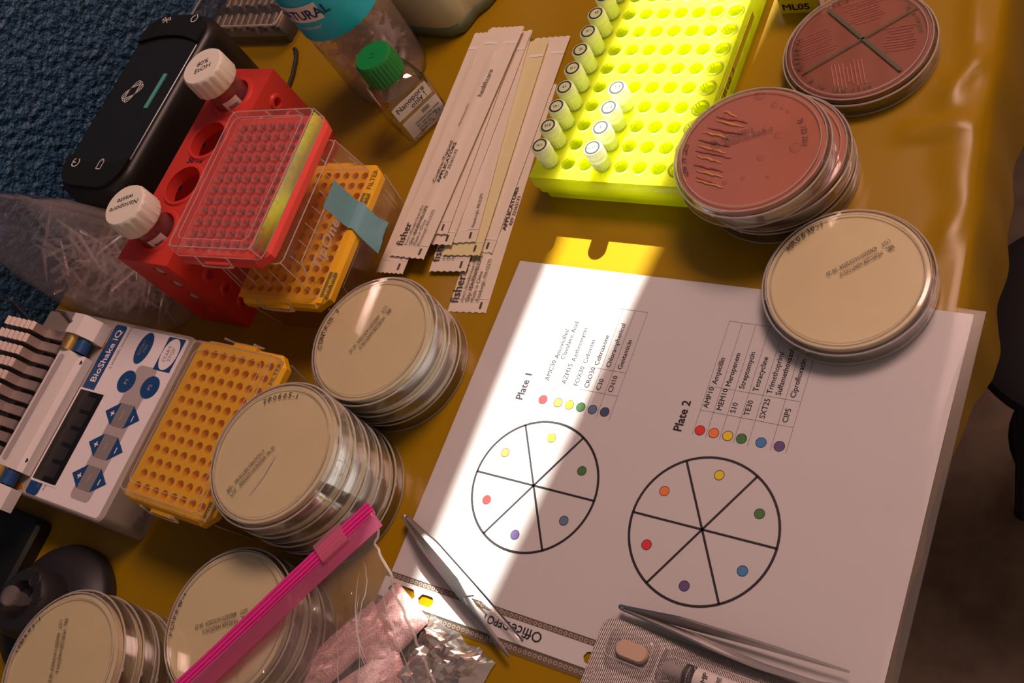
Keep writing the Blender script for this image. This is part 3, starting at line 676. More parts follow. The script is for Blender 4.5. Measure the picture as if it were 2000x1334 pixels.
obj('lid_reflector', MB().add([(39.7, -52, 9.4), (39.7, 52, 9.4), (38.25, 52, 18.6), (38.25, -52, 18.6)], [(0, 1, 2, 3)]), 'lidreflect', rld, smooth=None)  # mirror-like strip added so the lid side returns the bright rack
ot, otr, old_ = tip_box('pipette_tip_box', 'low amber tip box with clear lid beside the white shaker', (-150, -172, 0), 0.0, 'yellowtray', 85, 119, 38, True, 17, (80, 113), (77, 110), 8.9, 'yellowtray', 'cup')
ledge_label(otr, 35.8, 41.6, 36, 56, 'FILTER', 5.4, False, 46.9); ledge_label(otr, 35.8, 41.6, -55, -44, '20', 6.0, True, 47.4)
# strip of blue tape over the tip box rim
path = [(32.0, 74), (33.0, 64), (34.2, 52), (35.4, 48.6), (39.5, 48.2), (42.0, 46.6), (44.5, 41), (47.5, 34), (50.0, 27.5)]
def tape_fn(u, v):
    k = v * (len(path) - 1); i = min(int(k), len(path) - 2); t = k - i
    x = path[i][0] + (path[i + 1][0] - path[i][0]) * t; z = path[i][1] + (path[i + 1][1] - path[i][1]) * t
    skew = -14 * max(0, v - .45) ** 1.0
    y = 3 + 21 * u + skew + (1.8 * math.sin(u * 19) if v > .97 else 0) + (3.5 * (v - .8) / .2 * (u if u > .5 else .2) if v > .8 else 0)
    return (x + (1.2 * math.sin(u * 7) * max(0, v - .6)), y, z + (2.0 * u if v > .95 else 0))
tp_ = thing('masking_tape', 'torn strip of blue tape hanging over the amber tray rim', 'tape', (-143.5, -21, 0), (0, 0, R4))
obj('tape_strip', MB().sheet(tape_fn, 14, 24), 'tape', tp_, smooth=50)

# ================================================================== red four way rack with big tubes
rr = thing('tube_rack', 'red four sided tube rack behind the tip boxes', 'tube rack', (0, 0, 0))
X0, X1, Y0, Y1, ZR = -259, -206.5, -82, 86, 89
hy = [60, 21, -18, -57]; HR = 15.2
dk = MB()
cxr = (X0 + X1) / 2; py = 39
holes_deck(dk, 1, 4, 40, py, HR, ZR - 8, ZR, cxr, hy[-1], 28, (X0, X1, Y0, Y1))
obj('deck', dk, 'red', rr)
cm = MB().lathe([(HR, ZR), (HR - .3, ZR + 1.5), (HR + 1.8, ZR + 1.5), (HR + 3.0, ZR)], 36).mesh('hole_collar', 'red', 40)
for y in hy: inst('hole_collar', cm, rr, (cxr, y, 0))
# end walls with round holes, side walls with collared holes
def upright(mb, nx, nz_, px, pz, r, ox, oz, t, bx, mx):
    a = MB(); holes_deck(a, nx, nz_, px, pz, r, -t, 0, ox, oz, 16, bx); mb.add(a.v, a.f, mx)
endm = Matrix.Translation((0, Y0, 0)) @ Matrix.Rotation(R90, 4, 'X')       # plane x,z facing -y
e = MB(); upright(e, 1, 4, 24, 17.7, 5.2, -225, 25, 2.5, (X0, X1, 0, ZR), endm); obj('end_wall', e, 'red', rr)
e = MB(); upright(e, 1, 4, 24, 17.7, 5.2, -225, 25, 2.5, (X0, X1, 0, ZR), Matrix.Translation((0, Y1, 0)) @ Matrix.Rotation(R90, 4, 'X')); obj('end_wall', e, 'red', rr)
pgm = MB().lathe([(0, 1.6), (2.6, 1.2), (4.4, 0), (5.0, -2.5)], 20).mesh('pale_plug', 'heapsolid', 60)
for z in (42.7, 60.4, 78.1): inst('pale_plug', pgm, rr, (-225, Y0 + 1.2, z), (R90, 0, 0))
sidm = lambda x: vface(x, 0, 0, 0)
for x, s_ in ((X1, 1), (X0, -1)):
    e = MB(); upright(e, 8, 4, 19.5, 19, 3.6, -68, 16, 2.5, (Y0, Y1, 0, ZR), sidm(x)); obj('side_wall', e, 'red', rr)
ck = MB().lathe([(3.6, -.2), (3.8, 1.6), (5.6, 1.6), (6.6, 0)], 18).mesh('hole_collar', 'red', 40)
for j in range(8):
    for k in range(4):
        if j in (0, 1, 6, 7): inst('hole_collar', ck, rr, (X1, -68 + 19.5 * j, 16 + 19 * k), (0, R90, 0))
obj('bottom_plate', MB().box(X0 + 1, X1 - 1, Y0 + 1, Y1 - 1, 0.2, 3), 'red', rr, smooth=None)
obj('rack_writing', MB().text('50 ml', 7, -243, 0.5, ZR + .2, 0.05, 0.03, shear=.2), 'ink', rr, smooth=None)
def falcon(x, y, h, label, l1, l2, rz, tilt):
    t = thing('centrifuge_tube', label, 'tube', (x, y, 3.2), tilt)
    obj('tube_wall', MB().lathe([(0, 0), (3, 0), (13.2, 16), (13.6, h - 18), (13.6, h - 2), (12.4, h - 2), (12.4, 17), (0, 1.5)], 36), 'tube', t)
    cp = []
    for z, r, rib in ((h - 17, 16.6, 0), (h - 15.5, 17.2, .35), (h - 2, 16.9, .35), (h - .8, 16.4, 0), (h, 15.6, 0)):
        cp.append([((r + (rib if (k // 2) % 2 else -rib)) * math.cos(2 * PI * k / 72), (r + (rib if (k // 2) % 2 else -rib)) * math.sin(2 * PI * k / 72), z) for k in range(72)])
    c_ = obj('screw_cap', MB().loft(cp), 'whitecap', t, smooth=30)
    obj('cap_writing', MB().text(l1, 6.0, 0, 1.0, h + .1, rz, 0.01, 'CENTER', shear=.2, mx=None).text(l2, 6.0, 6.0 * math.sin(rz), -6.0 * math.cos(rz) + 1, h + .1, rz, 0.01, 'CENTER', shear=.2), 'ink', c_, smooth=None)
    a = -0.75
    lb = obj('tube_label', MB().loft([[(13.9 * math.cos(a + .9 * k / 10 - .45), 13.9 * math.sin(a + .9 * k / 10 - .45), z) for k in range(11)] for z in (h - 38, h - 26)], False, False, closed=False), 'labelw', t)
    obj('label_text', MB().text('70%', 5, 0, 0, 0, 0, 0.01, mx=vface(14.2 * math.cos(a), 14.2 * math.sin(a), h - 34, a) @ Matrix.Translation((-4, 0, 0))), 'ink', lb, smooth=None)
    gd = MB()
    for k in range(5): gd.box(-4, 0 if k % 2 else 2, -.05, .05, h - 66 + 6 * k, h - 65.5 + 6 * k, Matrix.Rotation(.35, 4, 'Z') @ Matrix.Translation((13.8, 0, 0)) @ Matrix.Rotation(R90, 4, 'Z'))
    obj('graduation', gd, 'inkgrey', t, smooth=None)
falcon(cxr - 0.5, 60, 120, 'clear tube with ivory cap marked 80% EtOH in the red rack', '80%', 'EtOH', 0.55, (0, 0, 0))
falcon(cxr - .5, -57, 119, 'clear tube with handwritten ivory cap in the red rack beside the clear bag', 'Nanopore', 'waste', PI + .45, (0.0, 0.0, 0))

# ================================================================== black sequencing device by the wall
sq = thing('sequencing_device', 'black device with icons and teal strip standing by the blue wall', 'device', (-354.5, 61.5, 0))
def rr_in(d, z): return rrect(0, 0, 85 - 2 * d, 181 - 2 * d, 25 - d * .6, z, 10)
obj('body', MB().loft([rr_in(2, .2), rr_in(0, 4), rr_in(0, 70), rr_in(1.2, 77), rr_in(3.5, 80.4), rr_in(5, 81)]), 'black', sq, smooth=40)
obj('touch_panel', MB().loft([rr_in(6.5, 81), rr_in(7, 81.5)]), 'panel', sq, smooth=30)
def endcap(s_):
    pts = [p for p in rr_in(5.5, 0) if p[1] * s_ > 52]
    pts = sorted(pts, key=lambda p: math.atan2(p[1] - s_ * 55, p[0]) if s_ > 0 else math.atan2(-(p[1] - s_ * 55), p[0]))
    arc = [(x, s_ * (66 + 7 * (1 - (x / 37) ** 2) - 9), 0) for x in [-37 + 74 * k / 12 for k in range(13)]]
    poly = [(p[0], p[1]) for p in pts] + [(p[0], p[1]) for p in arc]
    mb = MB().loft([[(x, y, 81) for x, y in poly], [(x, y, 84) for x, y in poly]])
    return obj('end_cap', mb, 'black', sq, smooth=30)
ec = [endcap(1), endcap(-1)]
def ribbons(lines, wd, z):
    mb = MB()
    for L in lines:
        for (x0, y0), (x1, y1) in zip(L, L[1:]):
            dx, dy = x1 - x0, y1 - y0; q = math.hypot(dx, dy) or 1; ax, ay = -dy / q * wd, dx / q * wd
            mb.add([(x0 + ax, y0 + ay, z), (x0 - ax, y0 - ay, z), (x1 - ax, y1 - ay, z), (x1 + ax, y1 + ay, z)], [(0, 1, 2, 3)])
    return mb
def arc(cx, cy, r, a0, a1, n=16): return [(cx + r * math.cos(math.radians(a0 + (a1 - a0) * k / n)), cy + r * math.sin(math.radians(a0 + (a1 - a0) * k / n))) for k in range(n + 1)]
def rp(pts, cx, cy, a): return [(cx + x * math.cos(a) - y * math.sin(a), cy + x * math.sin(a) + y * math.cos(a)) for x, y in pts]
obj('power_icon', ribbons([arc(-22.7, -64.7, 4, 120, 420), [(-22.7, -64.7), (-26.5, -64.7)]], .5, 84.15), 'icon', ec[1], smooth=None)
obj('battery_icon', ribbons([[(6, -69), (6, -61.5), (7.2, -61.5), (7.2, -60), (9.8, -60), (9.8, -61.5), (11, -61.5), (11, -69), (6, -69)]], .45, 84.15), 'icon', ec[1], smooth=None)
obj('wireless_icon', ribbons([rp([(-3, -3), (3, 3), (0, 5.5), (0, -5.5), (3, -3), (-3, 3)], -15.5, 80, 1.57)], .4, 84.15), 'icon', ec[0], smooth=None)
obj('phone_icon', ribbons([arc(19, 80.5, 3.4, 150, 400), [(16.0, 82.2), (18, 84.2)], [(21.6, 82.7), (19.8, 84.6)]], .5, 84.15), 'icon', ec[0], smooth=None)
lg = []
for a, rx in ((0.35, 11), (0.75, 11), (1.15, 11)):
    lg.append(rp([(rx * math.cos(2 * PI * k / 28), 4.6 * math.sin(2 * PI * k / 28)) for k in range(29)], -8.9, 7.7, a + .25))
obj('ring_logo', ribbons(lg, .42, 81.65), 'icon', sq, smooth=None)
obj('teal_bar', MB().box(-2.0, 2.0, -17, 17, 81.4, 82.2, Matrix.Translation((19.5, 8.5, 0)) @ Matrix.Rotation(-.02, 4, 'Z')), 'cyan', sq, smooth=None)  # plain teal bar raised on the touch panel

# ================================================================== white shaker
bk = thing('shaker', 'white and grey bench shaker with aluminium block and navy keypad', 'shaker', (0, 0, 0))
bx, by = -290.0, -181.0
obj('casing', MB().rbox(bx, by, 170, 140, 0.3, 40.4, 6, 1.2, 5), 'greybody', bk)
obj('casing_text', MB().text('BioShake', 13, 0, 0, 0, 0, 0.02, mx=vface(-204.6, -246, 6, 0)), 'midgrey', bk, smooth=None)
def flat(name, x0, x1, y0, y1, z, mt, parent, r=2.0): return obj(name, MB().loft([rrect((x0 + x1) / 2, (y0 + y1) / 2, x1 - x0, y1 - y0, r, z - .25, 4), rrect((x0 + x1) / 2, (y0 + y1) / 2, x1 - x0, y1 - y0, r, z, 4)]), mt, parent, smooth=None)
ov = flat('keypad_overlay', -291, -209, -249, -114, 40.75, 'overlay', bk, 3)
nv = flat('navy_band', -291, -277.5, -249, -114, 40.95, 'navy', ov, 2.5)
obj('name_text', MB().text('BioShake iQ', 8.7, -280.6, -161, 41.05, R90, 0.018), 'overlay', nv, smooth=None)
obj('slogan_text', MB().text('a scientific innovation', 3.9, -272.2, -148, 40.9, R90, 0.006), 'midgrey', ov, smooth=None)
obj('small_text', MB().text('Actual', 3.0, -273, -244, 40.9, R90).text('Set', 3.0, -280, -243, 41.05, R90), 'midgrey', ov, smooth=None)
flat('grey_band', -245.5, -224.5, -242, -140, 40.9, 'overlaygrey', ov, 4)
dp = flat('display_bezel', -292.5, -262.3, -239.6, -166.5, 41.1, 'overlay', ov, 1.2)
ds_ = flat('display', -290.7, -264.0, -238, -168, 41.3, 'display', dp, .6)
for k in range(5): flat('digit_cell', -286, -269, -234 + k * 13, -224 + k * 13, 41.36, 'displayseg', ds_, .8)
def ellip(cx, cy, rx, ry, z, n=32): return [(cx + rx * math.cos(2 * PI * k / n), cy + ry * math.sin(2 * PI * k / n), z) for k in range(n)]
def button(name, cx, cy, rx, ry, mt, lines, tmt, size):
    b_ = obj(name, MB().loft([ellip(cx, cy, rx, ry, 40.8), ellip(cx, cy, rx, ry, 41.15)]), mt, ov, smooth=None)
    mb = MB()
    for k, s_ in enumerate(lines): mb.text(s_, size, cx + size * .35 + (k - (len(lines) - 1) / 2) * size * 1.05, cy, 41.25, R90, 0.01, 'CENTER')
    obj('button_text', mb, tmt, b_, smooth=None)
    return b_
button('mix_button', -249.5, -127.4, 7.2, 12.6, 'navy', ['SHORT', 'MIX'], 'midgrey', 3.9)
flat('start_plate', -230, -212.5, -141, -114.8, 40.95, 'navy', ov, .6)
button('start_button', -221.2, -127.8, 8.0, 12.4, 'overlay', ['START', 'STOP'], 'midgrey', 4.4)
for x, s_ in ((-249.1, 'P1'), (-223.4, 'P2')): button('program_button', x, -154.2, 8.6, 8.6, 'navy', [s_], 'overlaygrey', 4.6)
for y, s_ in ((-178.5, 'TEMP'), (-202.4, 'MIX'), (-226, 'TIME')):
    k_ = obj('rocker_key', MB().prism([(-242, y - 8.6), (-229, y - 8.6), (-229, y + 8.6), (-242, y + 8.6)], 40.8, 41.1), 'midgrey', ov, smooth=None)
    obj('plus_key', MB().prism([(-254, y), (-242.6, y - 8.6), (-242.6, y + 8.6)], 40.85, 41.25), 'navy', k_, smooth=None)
    obj('minus_key', MB().prism([(-217, y), (-228.4, y + 8.6), (-228.4, y - 8.6)], 40.85, 41.25), 'navy', k_, smooth=None)
    obj('key_text', MB().text('+', 8, -242.8, y - 2.6, 41.35, R90, 0.03).text('–', 8, -221.8, y - 2.4, 41.35, R90, 0.03), 'overlay', k_, smooth=None)
    obj('key_label', MB().text(s_, 3.3, -234.4, y, 41.2, R90, 0, 'CENTER'), 'overlaygrey', k_, smooth=None)
for x, y in ((-293, -132), (-300, -247)):
    wt = obj('warning_mark', MB().prism([(x - 4.6, y - 5), (x + 5.6, y), (x - 4.6, y + 5)][::-1], 40.4, 40.7), 'warn', bk, smooth=None)
    obj('warning_line', ribbons([[(x - 3.4, y - 3.6), (x + 3.8, y), (x - 3.4, y + 3.6), (x - 3.4, y - 3.6)], [(x + 1.6, y), (x - 1.2, y)], [(x - 2.2, y), (x - 2.7, y)]], .28, 40.78), 'ink', wt, smooth=None)
# heated block: white rail, clamps and slotted aluminium rows
rl_ = obj('clamp_rail', MB().loft([[(x, y, z) for x, z in ((-313, 41), (-294, 41), (-294, 48), (-299, 50), (-302, 57), (-313, 57))] for y in (-238, -146)]), 'whitep', bk, smooth=None)
obj('rail_groove', MB().rbox(-307.2, -192, 6, 84, 56.6, 57.3, 2.5), 'overlaygrey', rl_, smooth=None)
for y in (-229, -151): obj('rail_screw', MB().lathe([(0, 48.9), (1.7, 48.9), (1.7, 48.2)], 14, None, -296.2, y), 'ink', rl_)
for y0, s_ in ((-140, 1), (-244, -1)):
    cl = obj('clamp', MB().loft([[(x, y0 + s_ * d, z) for x, z in ((-313, 41), (-293, 41), (-293, 50), (-301, 61), (-313, 61))] for d in (6, 22)]), 'whitep', bk, smooth=None)
    obj('spring_roller', MB().tube([(-309, y0 + s_ * 6, 54), (-309, y0 - s_ * 6, 54)], 6.0, 14), 'gold', cl)
    obj('roller_band', MB().tube([(-301, y0 + s_ * 5, 50), (-301, y0 - s_ * 5, 50)], 5.4, 14), 'navy', cl)
obj('block_plate', MB().box(-374, -313, -246, -132, 41, 52), 'alu', bk, smooth=None)
for i in range(11):
    y = -243 + i * 10.2; xr = -315
    prof = [(-374, 50), (xr, 50), (xr, 58.5), (-336, 58.5)]
    for k in range(6):
        x0 = -336 - k * 6.3; prof += [(x0 - 1, 69), (x0 - 3.1, 71.2), (x0 - 5.3, 69)]
    prof += [(-374, 69)]
    obj('block_row', MB().loft([[(x, y + d, z) for x, z in prof] for d in (0, 6.6)]), 'alu', bk, smooth=None)
    if i < 10: obj('slot_shade', MB().box(-335, -316.5, y + 6.6, y + 10.2, 51, 53.2), 'darkins', bk, smooth=None)  # dark strip stands in for the shade between two rows
for x in (-384, -318):
    obj('spring_clip', MB().loft([[(x + d, -128 + yy, z) for yy, z in ((0, 46), (3, 60), (6, 70), (3, 78), (2, 77.4), (4.6, 70), (1.8, 60), (-1, 46))] for d in (0, 7)]), 'steeld', bk, smooth=None)

# ================================================================== clear bag of loose tips by the wall
def tips_heap(n, inside, seed, L=(26, 48), r=2.6):
    rnd = random.Random(seed); mb = MB()
    for _ in range(n):
        p = inside(rnd); th, ph = rnd.uniform(0, 2 * PI), rnd.uniform(-.7, .7); l_ = rnd.uniform(*L)
        d = Vector((math.cos(th) * math.cos(ph), math.sin(th) * math.cos(ph), math.sin(ph))) * l_ / 2
        p = Vector(p); a, b = p - d, p + d
        a.z = max(a.z, 3); b.z = max(b.z, 3)
        mb.tube([a, (a + b) / 2, b], [r, r * .7, r * .25], 7, caps=False)
    return mb
lb = thing('plastic_bag', 'big clear bag of loose pipette tips against the blue wall', 'bag', (-343, -70, 0))
loops = []
for z, hx, hyy, ox in ((0.4, 60, 24, 4), (3, 74, 32, 2), (30, 79, 35, 0), (60, 76, 34, -4), (90, 68, 28, -10), (112, 62, 18, -20), (128, 58, 8, -24), (140, 56, 2.0, -27)):
    L = []
    for k in range(64):
        a = 2 * PI * k / 64; c_, s_ = math.cos(a), math.sin(a)
        e_ = 0.55; x = math.copysign(abs(c_) ** e_, c_) * hx; y = math.copysign(abs(s_) ** e_, s_) * hyy
        nn = nz(c_ * 3, s_ * 3, z * .05, 1.3) * 3.0
        k_ = 1 if z > 2 else 0.3
        L.append((ox + x * (1 + .018 * nn * k_), y * (1 + .02 * nn * k_), z + (1.5 * nn if z > 100 else 0)))
    loops.append(L)
obj('bag_film', MB().loft(loops, True, True), 'bag', lb, smooth=50)
tag(obj('loose_tips', tips_heap(340, lambda r: (r.uniform(-50, 56), r.uniform(-17, 17), abs(r.gauss(0, 26)) + 6), 3, (22, 38), 1.9), 'heap', lb), None, None, kind='stuff')

# ---- bottle with teal wrap, full of tips
tbt = thing('plastic_bottle', 'clear plastic bottle of used tips with teal printed wrap', 'bottle', (-187, 154, 0))
lo = []
for z, r in ((0.3, 27), (3, 31.5), (14, 33.2), (40, 33.4), (70, 33.4), (140, 33), (165, 24), (185, 14), (200, 14)):
    lo.append([((r + 1.3 * nz(math.cos(2 * PI * k / 48) * 4, math.sin(2 * PI * k / 48) * 4, z * .05, 1)) * math.cos(2 * PI * k / 48), (r + 1.3 * nz(math.cos(2 * PI * k / 48) * 4, math.sin(2 * PI * k / 48) * 4, z * .05, 1)) * math.sin(2 * PI * k / 48), z) for k in range(48)])
obj('bottle_wall', MB().loft(lo, True, False), 'bag', tbt, smooth=50)
wr = obj('wrap_label', MB().loft([[(34.4 * math.cos(2 * PI * k / 64), 34.4 * math.sin(2 * PI * k / 64), z) for k in range(64)] for z in (79, 90, 105, 120, 140)], False, False), 'teal', tbt)
def on_cyl(mb, R):
    """wrap a flat text mesh (x along the girth, y up) round a cylinder"""
    mb.v = [(R * math.cos(x / R), R * math.sin(x / R), y) for x, y, z in mb.v]; return mb
ban = MB()
a0 = -1.55
nb = 14; X = [a0 * 34.9 + 38 * k / nb - 20 for k in range(nb + 1)]
ban.add([(x, 99 - 3.5 * ((x - X[7]) / 19) ** 2 * 0, 0) for x in X] + [(x, 114, 0) for x in X], [(k, k + 1, nb + 2 + k, nb + 1 + k) for k in range(nb)])
bo = obj('banner', on_cyl(ban, 34.8), 'labelw', wr)
obj('banner_text', on_cyl(MB().text('NATURAL', 11.5, a0 * 35 - 23, 102, 0, 0, 0.03, sx=.92), 35.0), 'navy', bo, smooth=None)
obj('wrap_text', on_cyl(MB().text('recomiende!', 5.0, a0 * 35 - 14, 91.5, 0, 0.03, 0.0, shear=.3), 34.8), 'labelw', wr, smooth=None)
tag(obj('used_tips', tips_heap(150, lambda r: (r.uniform(-17, 17), r.uniform(-17, 17), r.uniform(8, 105)), 5, (24, 34), 2.6), 'heap', tbt), None, None, kind='stuff')

# ---- clear case with metal strips behind the black device
cc = thing('storage_case', 'clear plastic case of metal strips behind the black device', 'case', (-376, 245, 0))
obj('case_shell', MB().loft([rrect(0, 0, 116, 118, 4, .3), rrect(0, 0, 119, 121, 4, 26), rrect(0, 0, 116, 118, 4, 30)]), 'clearlid', cc)
obj('case_insert', MB().rbox(0, 0, 108, 110, 1.5, 9, 2), 'darkins', cc, smooth=None)
sm_ = MB().loft([rrect(0, 0, 4.6, 17, 2.2, 9), rrect(0, 0, 4.6, 17, 2.2, 12.5), rrect(0, 0, 3.2, 15, 1.5, 13.5)]).mesh('metal_strip', 'goldstrip', 40)
for i in range(11):
    for j, y in enumerate((-40, -14, 14, 40)): inst('metal_strip', sm_, cc, (-42 + i * 8.2, y + 1.5 * (i % 2), 0), (0, 0, .18))
obj('case_rim', MB().tube([Vector(p) for p in rrect(0, 0, 118, 120, 4, 28, 2)] + [Vector(rrect(0, 0, 118, 120, 4, 28, 2)[0])], 1.0, 6), 'clearrib', cc)
tag(obj('cable', MB().tube([(-312, 181, 2.2), (-308, 178, 2.2), (-305, 173, 2.2), (-302.3, 167.2, 2.2), (-297, 152, 2.2), (-293, 132, 2.2), (-292, 110, 2.2)], 2.0, 8), 'cable'), 'thin black cable lying beside the clear case', 'cable')

# ---- cream appliance at the back
ap = thing('bench_appliance', 'cream plastic appliance on a sage green base at the back', 'appliance', (0, 0, 0))
out = [(-218, 235), (-214, 220), (-206, 207), (-194, 198), (-178, 193.5), (-155, 191), (-142, 191.5), (-134, 196), (-131, 204), (-129, 212), (-122, 221), (-117, 234), (-116, 320), (-218, 320)]
ocx, ocy = -166, 258
def sc_(k, z, dx=0, dy=0): return [(ocx + (x - ocx) * k + dx, ocy + (y - ocy) * k + dy, z) for x, y in out]
obj('base', MB().loft([sc_(.97, .3), sc_(1.0, 2), sc_(1.0, 10), sc_(.985, 11)]), 'sage', ap, smooth=50)
obj('body', MB().loft([sc_(.985, 11), sc_(.99, 13), sc_(.97, 30), sc_(.93, 55), sc_(.86, 72), sc_(.70, 80)]), 'cream', ap, smooth=50)
obj('front_panel', MB().rbox(-160, 246, 46, 50, 78, 82, 8, 1), 'cream', ap)

# ---- square glass bottle with green cap
gb_ = thing('reagent_bottle', 'small square clear bottle with ribbed green cap and handwritten label', 'bottle', (-139.5, 113.5, 0), (0, 0, math.radians(-29.4)))
obj('bottle_body', MB().loft([rrect(0, 0, 36, 36, 6, .3), rrect(0, 0, 40, 40, 7, 2.5), rrect(0, 0, 40, 40, 7, 38), rrect(0, 0, 36, 36, 9, 44), rrect(0, 0, 27, 27, 12.5, 48), rrect(0, 0, 25, 25, 12.4, 54)], True, False), 'glass', gb_, smooth=40)
cp = []
for z, r, rib in ((50.5, 14.6, 0), (51.5, 15.0, 0), (52.5, 14.9, .4), (68, 14.6, .4), (69.5, 14.2, 0), (71, 13.2, 0)):
    cp.append([((r + (rib if (k // 2) % 2 else -rib)) * math.cos(2 * PI * k / 112), (r + (rib if (k // 2) % 2 else -rib)) * math.sin(2 * PI * k / 112), z) for k in range(112)])
cpo = obj('screw_cap', MB().loft(cp), 'greencap', gb_, smooth=30)
obj('cap_mark', MB().ring(1.6, 2.6, 71, 71.4, 20), 'greencap', cpo)
l1 = obj('name_label', MB().box(20.05, 20.35, -17, 16, 26.5, 38.5), 'labelw', gb_, smooth=None)
obj('label_writing', MB().text('Nanopore', 6.6, 0, 0, 0, .06, 0.006, mx=vface(20.5, -14.5, 32.2, 0)).text('only !', 6.6, 0, 0, 0, .06, 0.006, mx=vface(20.5, -3, 27.6, 0)), 'ink', l1, smooth=None)
l2 = obj('lot_label', MB().box(20.05, 20.3, -16.5, 17, 3.5, 23), 'labelw', gb_, smooth=None)
mb = MB()
for k, s_ in enumerate(('Nuclease free water', 'for use with kits', 'Lot 30 mL', 'Made in UK')): mb.text(s_, 2.9, 0, 0, 0, 0, 0.006, mx=vface(20.45, -8.5, 14.5 - 2.9 * k, 0))
mb.text('Ref A 7.01.22', 3.4, 0, 0, 0, 0, 0.006, mx=vface(20.45, -15.8, 4.2, 0), sx=.5).text('1/1', 4.2, 0, 0, 0, 0, 0.01, mx=vface(20.45, 8, 9, 0))
for k in range(9): mb.add([(20.45, 1 + k * .8, 18), (20.45, 1.4 + k * .8, 18), (20.45, 1.4 + k * .8, 21.5), (20.45, 1 + k * .8, 21.5)], [(0, 1, 2, 3)])
obj('label_print', mb, 'ink', l2, smooth=None)

# ---- yellow box marked ML05
ml = thing('small_box', 'small yellow box marked ML05 behind the agar dishes', 'box', (132.5, 224, 0), (0, 0, 0.02))
obj('carton', MB().rbox(0, 0, 27, 34, .2, 32, .8), 'mlbox', ml, smooth=None)
obj('box_text', MB().text('ML05', 7.4, 0, 0, 0, 0, 0.03, mx=vface(-11.5, -17.2, 3.4, -R90), sx=1.1), 'ink', ml, smooth=None)
obj('paper_flap', MB().box(13.6, 13.9, -17, 10, 2, 30), 'labelw', ml, smooth=None)

# ================================================================== swab packets
def pouch(rb, rt_, k, label, film='pouch', texts=(), W=30.0):
    a = math.atan2(rt_[1] - rb[1], rt_[0] - rb[0]); L = math.hypot(rt_[1] - rb[1], rt_[0] - rb[0])
    nx_, ny_ = -math.sin(a), math.cos(a)
    t = thing('swab_packet', label, 'swab packet', (rb[0] + nx_ * W / 2, rb[1] + ny_ * W / 2, 0.35 + 1.5 * k), (0, 0, a - R90), 'sealed swab packets in the fan')
    sd = 11.3 * k
    def fn(u, v):
        x = (u - .5) * W; y = v * L
        e = math.sin(PI * min(1, max(0, (v - .04) / .92))) ** .4
        bul = 1.05 * e * math.exp(-((x) / 4.0) ** 4)
        rim = .12 * nz(x, y + sd, sd, .06)
        return (x, y + (.9 if (round(u * 12) % 2) else 0) * (1 if v in (0, 1) else 0), bul + rim + .12)
    obj('pouch_film', MB().slab(fn, 12, 44, .18), film, t, smooth=60)
    obj('seal_edge', MB().box(-W / 2 + .4, W / 2 - .4, L - 16, L - 13.6, .32, .42), 'labelw', t, smooth=None)
    obj('seal_edge', MB().box(-W / 2 + .4, W / 2 - .4, 10.4, 11.2, .32, .42), 'labelw', t, smooth=None)
    sk = obj('swab_stick', MB().tube([(-1, 14, .55), (-.6, L - 30, .55)], .32, 6), 'stick', t)
    obj('cotton_tip', MB().lathe([(0, 0), (.4, .6), (.42, 6), (.35, 11), (0, 12)], 10, Matrix.Translation((-.6, L - 34, .55)) @ Matrix.Rotation(-R90, 4, 'X')), 'swab', sk)
    for s_, size, x, y, bold, sx in texts: obj('packet_print', MB().text(s_, size, x, y, 1.4 if abs(x - 1.5) < 7.5 else .62, R90, bold, sx=sx), 'inkgrey', t, smooth=None)
    obj('corner_mark', MB().box(W / 2 - 6.2, W / 2 - 4.6, 3.2, 8.2, .4, .5), 'inkgrey', t, smooth=None)
    return t
std = [('Cotton-Tipped', 3.7, -2.9, 62, .014, 1.6), ('APPLICATORS', 3.7, 1.0, 62, .028, 1.5), ('REF 22363173', 3.4, 4.8, 66, .006, 1.25), ('fisher', 8.5, -7.5, 9, .012, 1), ('healthcare', 6.0, 5, 138, .0, 1), ('Manufactured for', 2.8, -3, 112, 0, 1), ('6 inch, Wooden Stem, Pair', 3.0, -3.6, 10, 0, 1), ('Qty 1EA/ENVELOPE', 3.6, 0.4, 10, .006, 1.05), ('Made in China', 3.4, 4.0, 10, .0, 1.05), ('Pittsburgh, PA15275', 3.4, 7.6, 10, .0, 1.05)]
p1 = [('fisher', 9.6, -9, 7, .014, 1), ('brand', 9.6, -9, 30, .004, 1), ('Cotton-Tipped', 3.7, 6.6, 64, .014, 1.55), ('APPLICATORS', 4.0, 10.6, 64, .03, 1.4), ('REF 22363173', 3.4, 14.3, 68, .008, 1.2), ('6 inch, Wooden Stem, Pair', 3.2, -4.6, 8, 0, 1), ('Qty 1EA/ENVELOPE', 4.0, -.4, 8, .006, 1.05), ('Made in China', 3.8, 3.6, 8, .0, 1.05), ('Pittsburgh, PA15275', 3.8, 7.6, 8, .0, 1.05)]
lowp = [('fisher', 9.0, -9, 8, .012, 1), ('brand', 9.0, -9, 29, 0, 1), ('6 inch', 3.2, -4.6, 9, 0, 1), ('Qty 1EA/ENVELOPE', 3.8, -.4, 9, .0, 1), ('Made in China', 3.8, 3.6, 9, 0, 1)]
pouch((-9.6, -41.3), (-30, 146), 0, 'swab packet with bold lettering reaching nearest the printed sheet', 'pouch', p1)
pouch((-23, 2.5), (-35, 189.5), 1, 'swab packet whose far end is nearest the lime rack', 'pouch')
pouch((-36.1, -14.7), (-58, 172), 2, 'swab packet half buried in the fan with lettering cut off', 'pouch', lowp)
pouch((-29.5, -2.1), (-50, 184), 3, 'glossy swab packet with yellow light painted in, fan middle', 'pouchlit')
pouch((-36.2, 7.1), (-67, 192), 4, 'grey swab packet overlapping the packet painted with yellow light', 'pouch', [('Pittsburgh, PA15275', 3.4, 11, 12, 0, 1)])
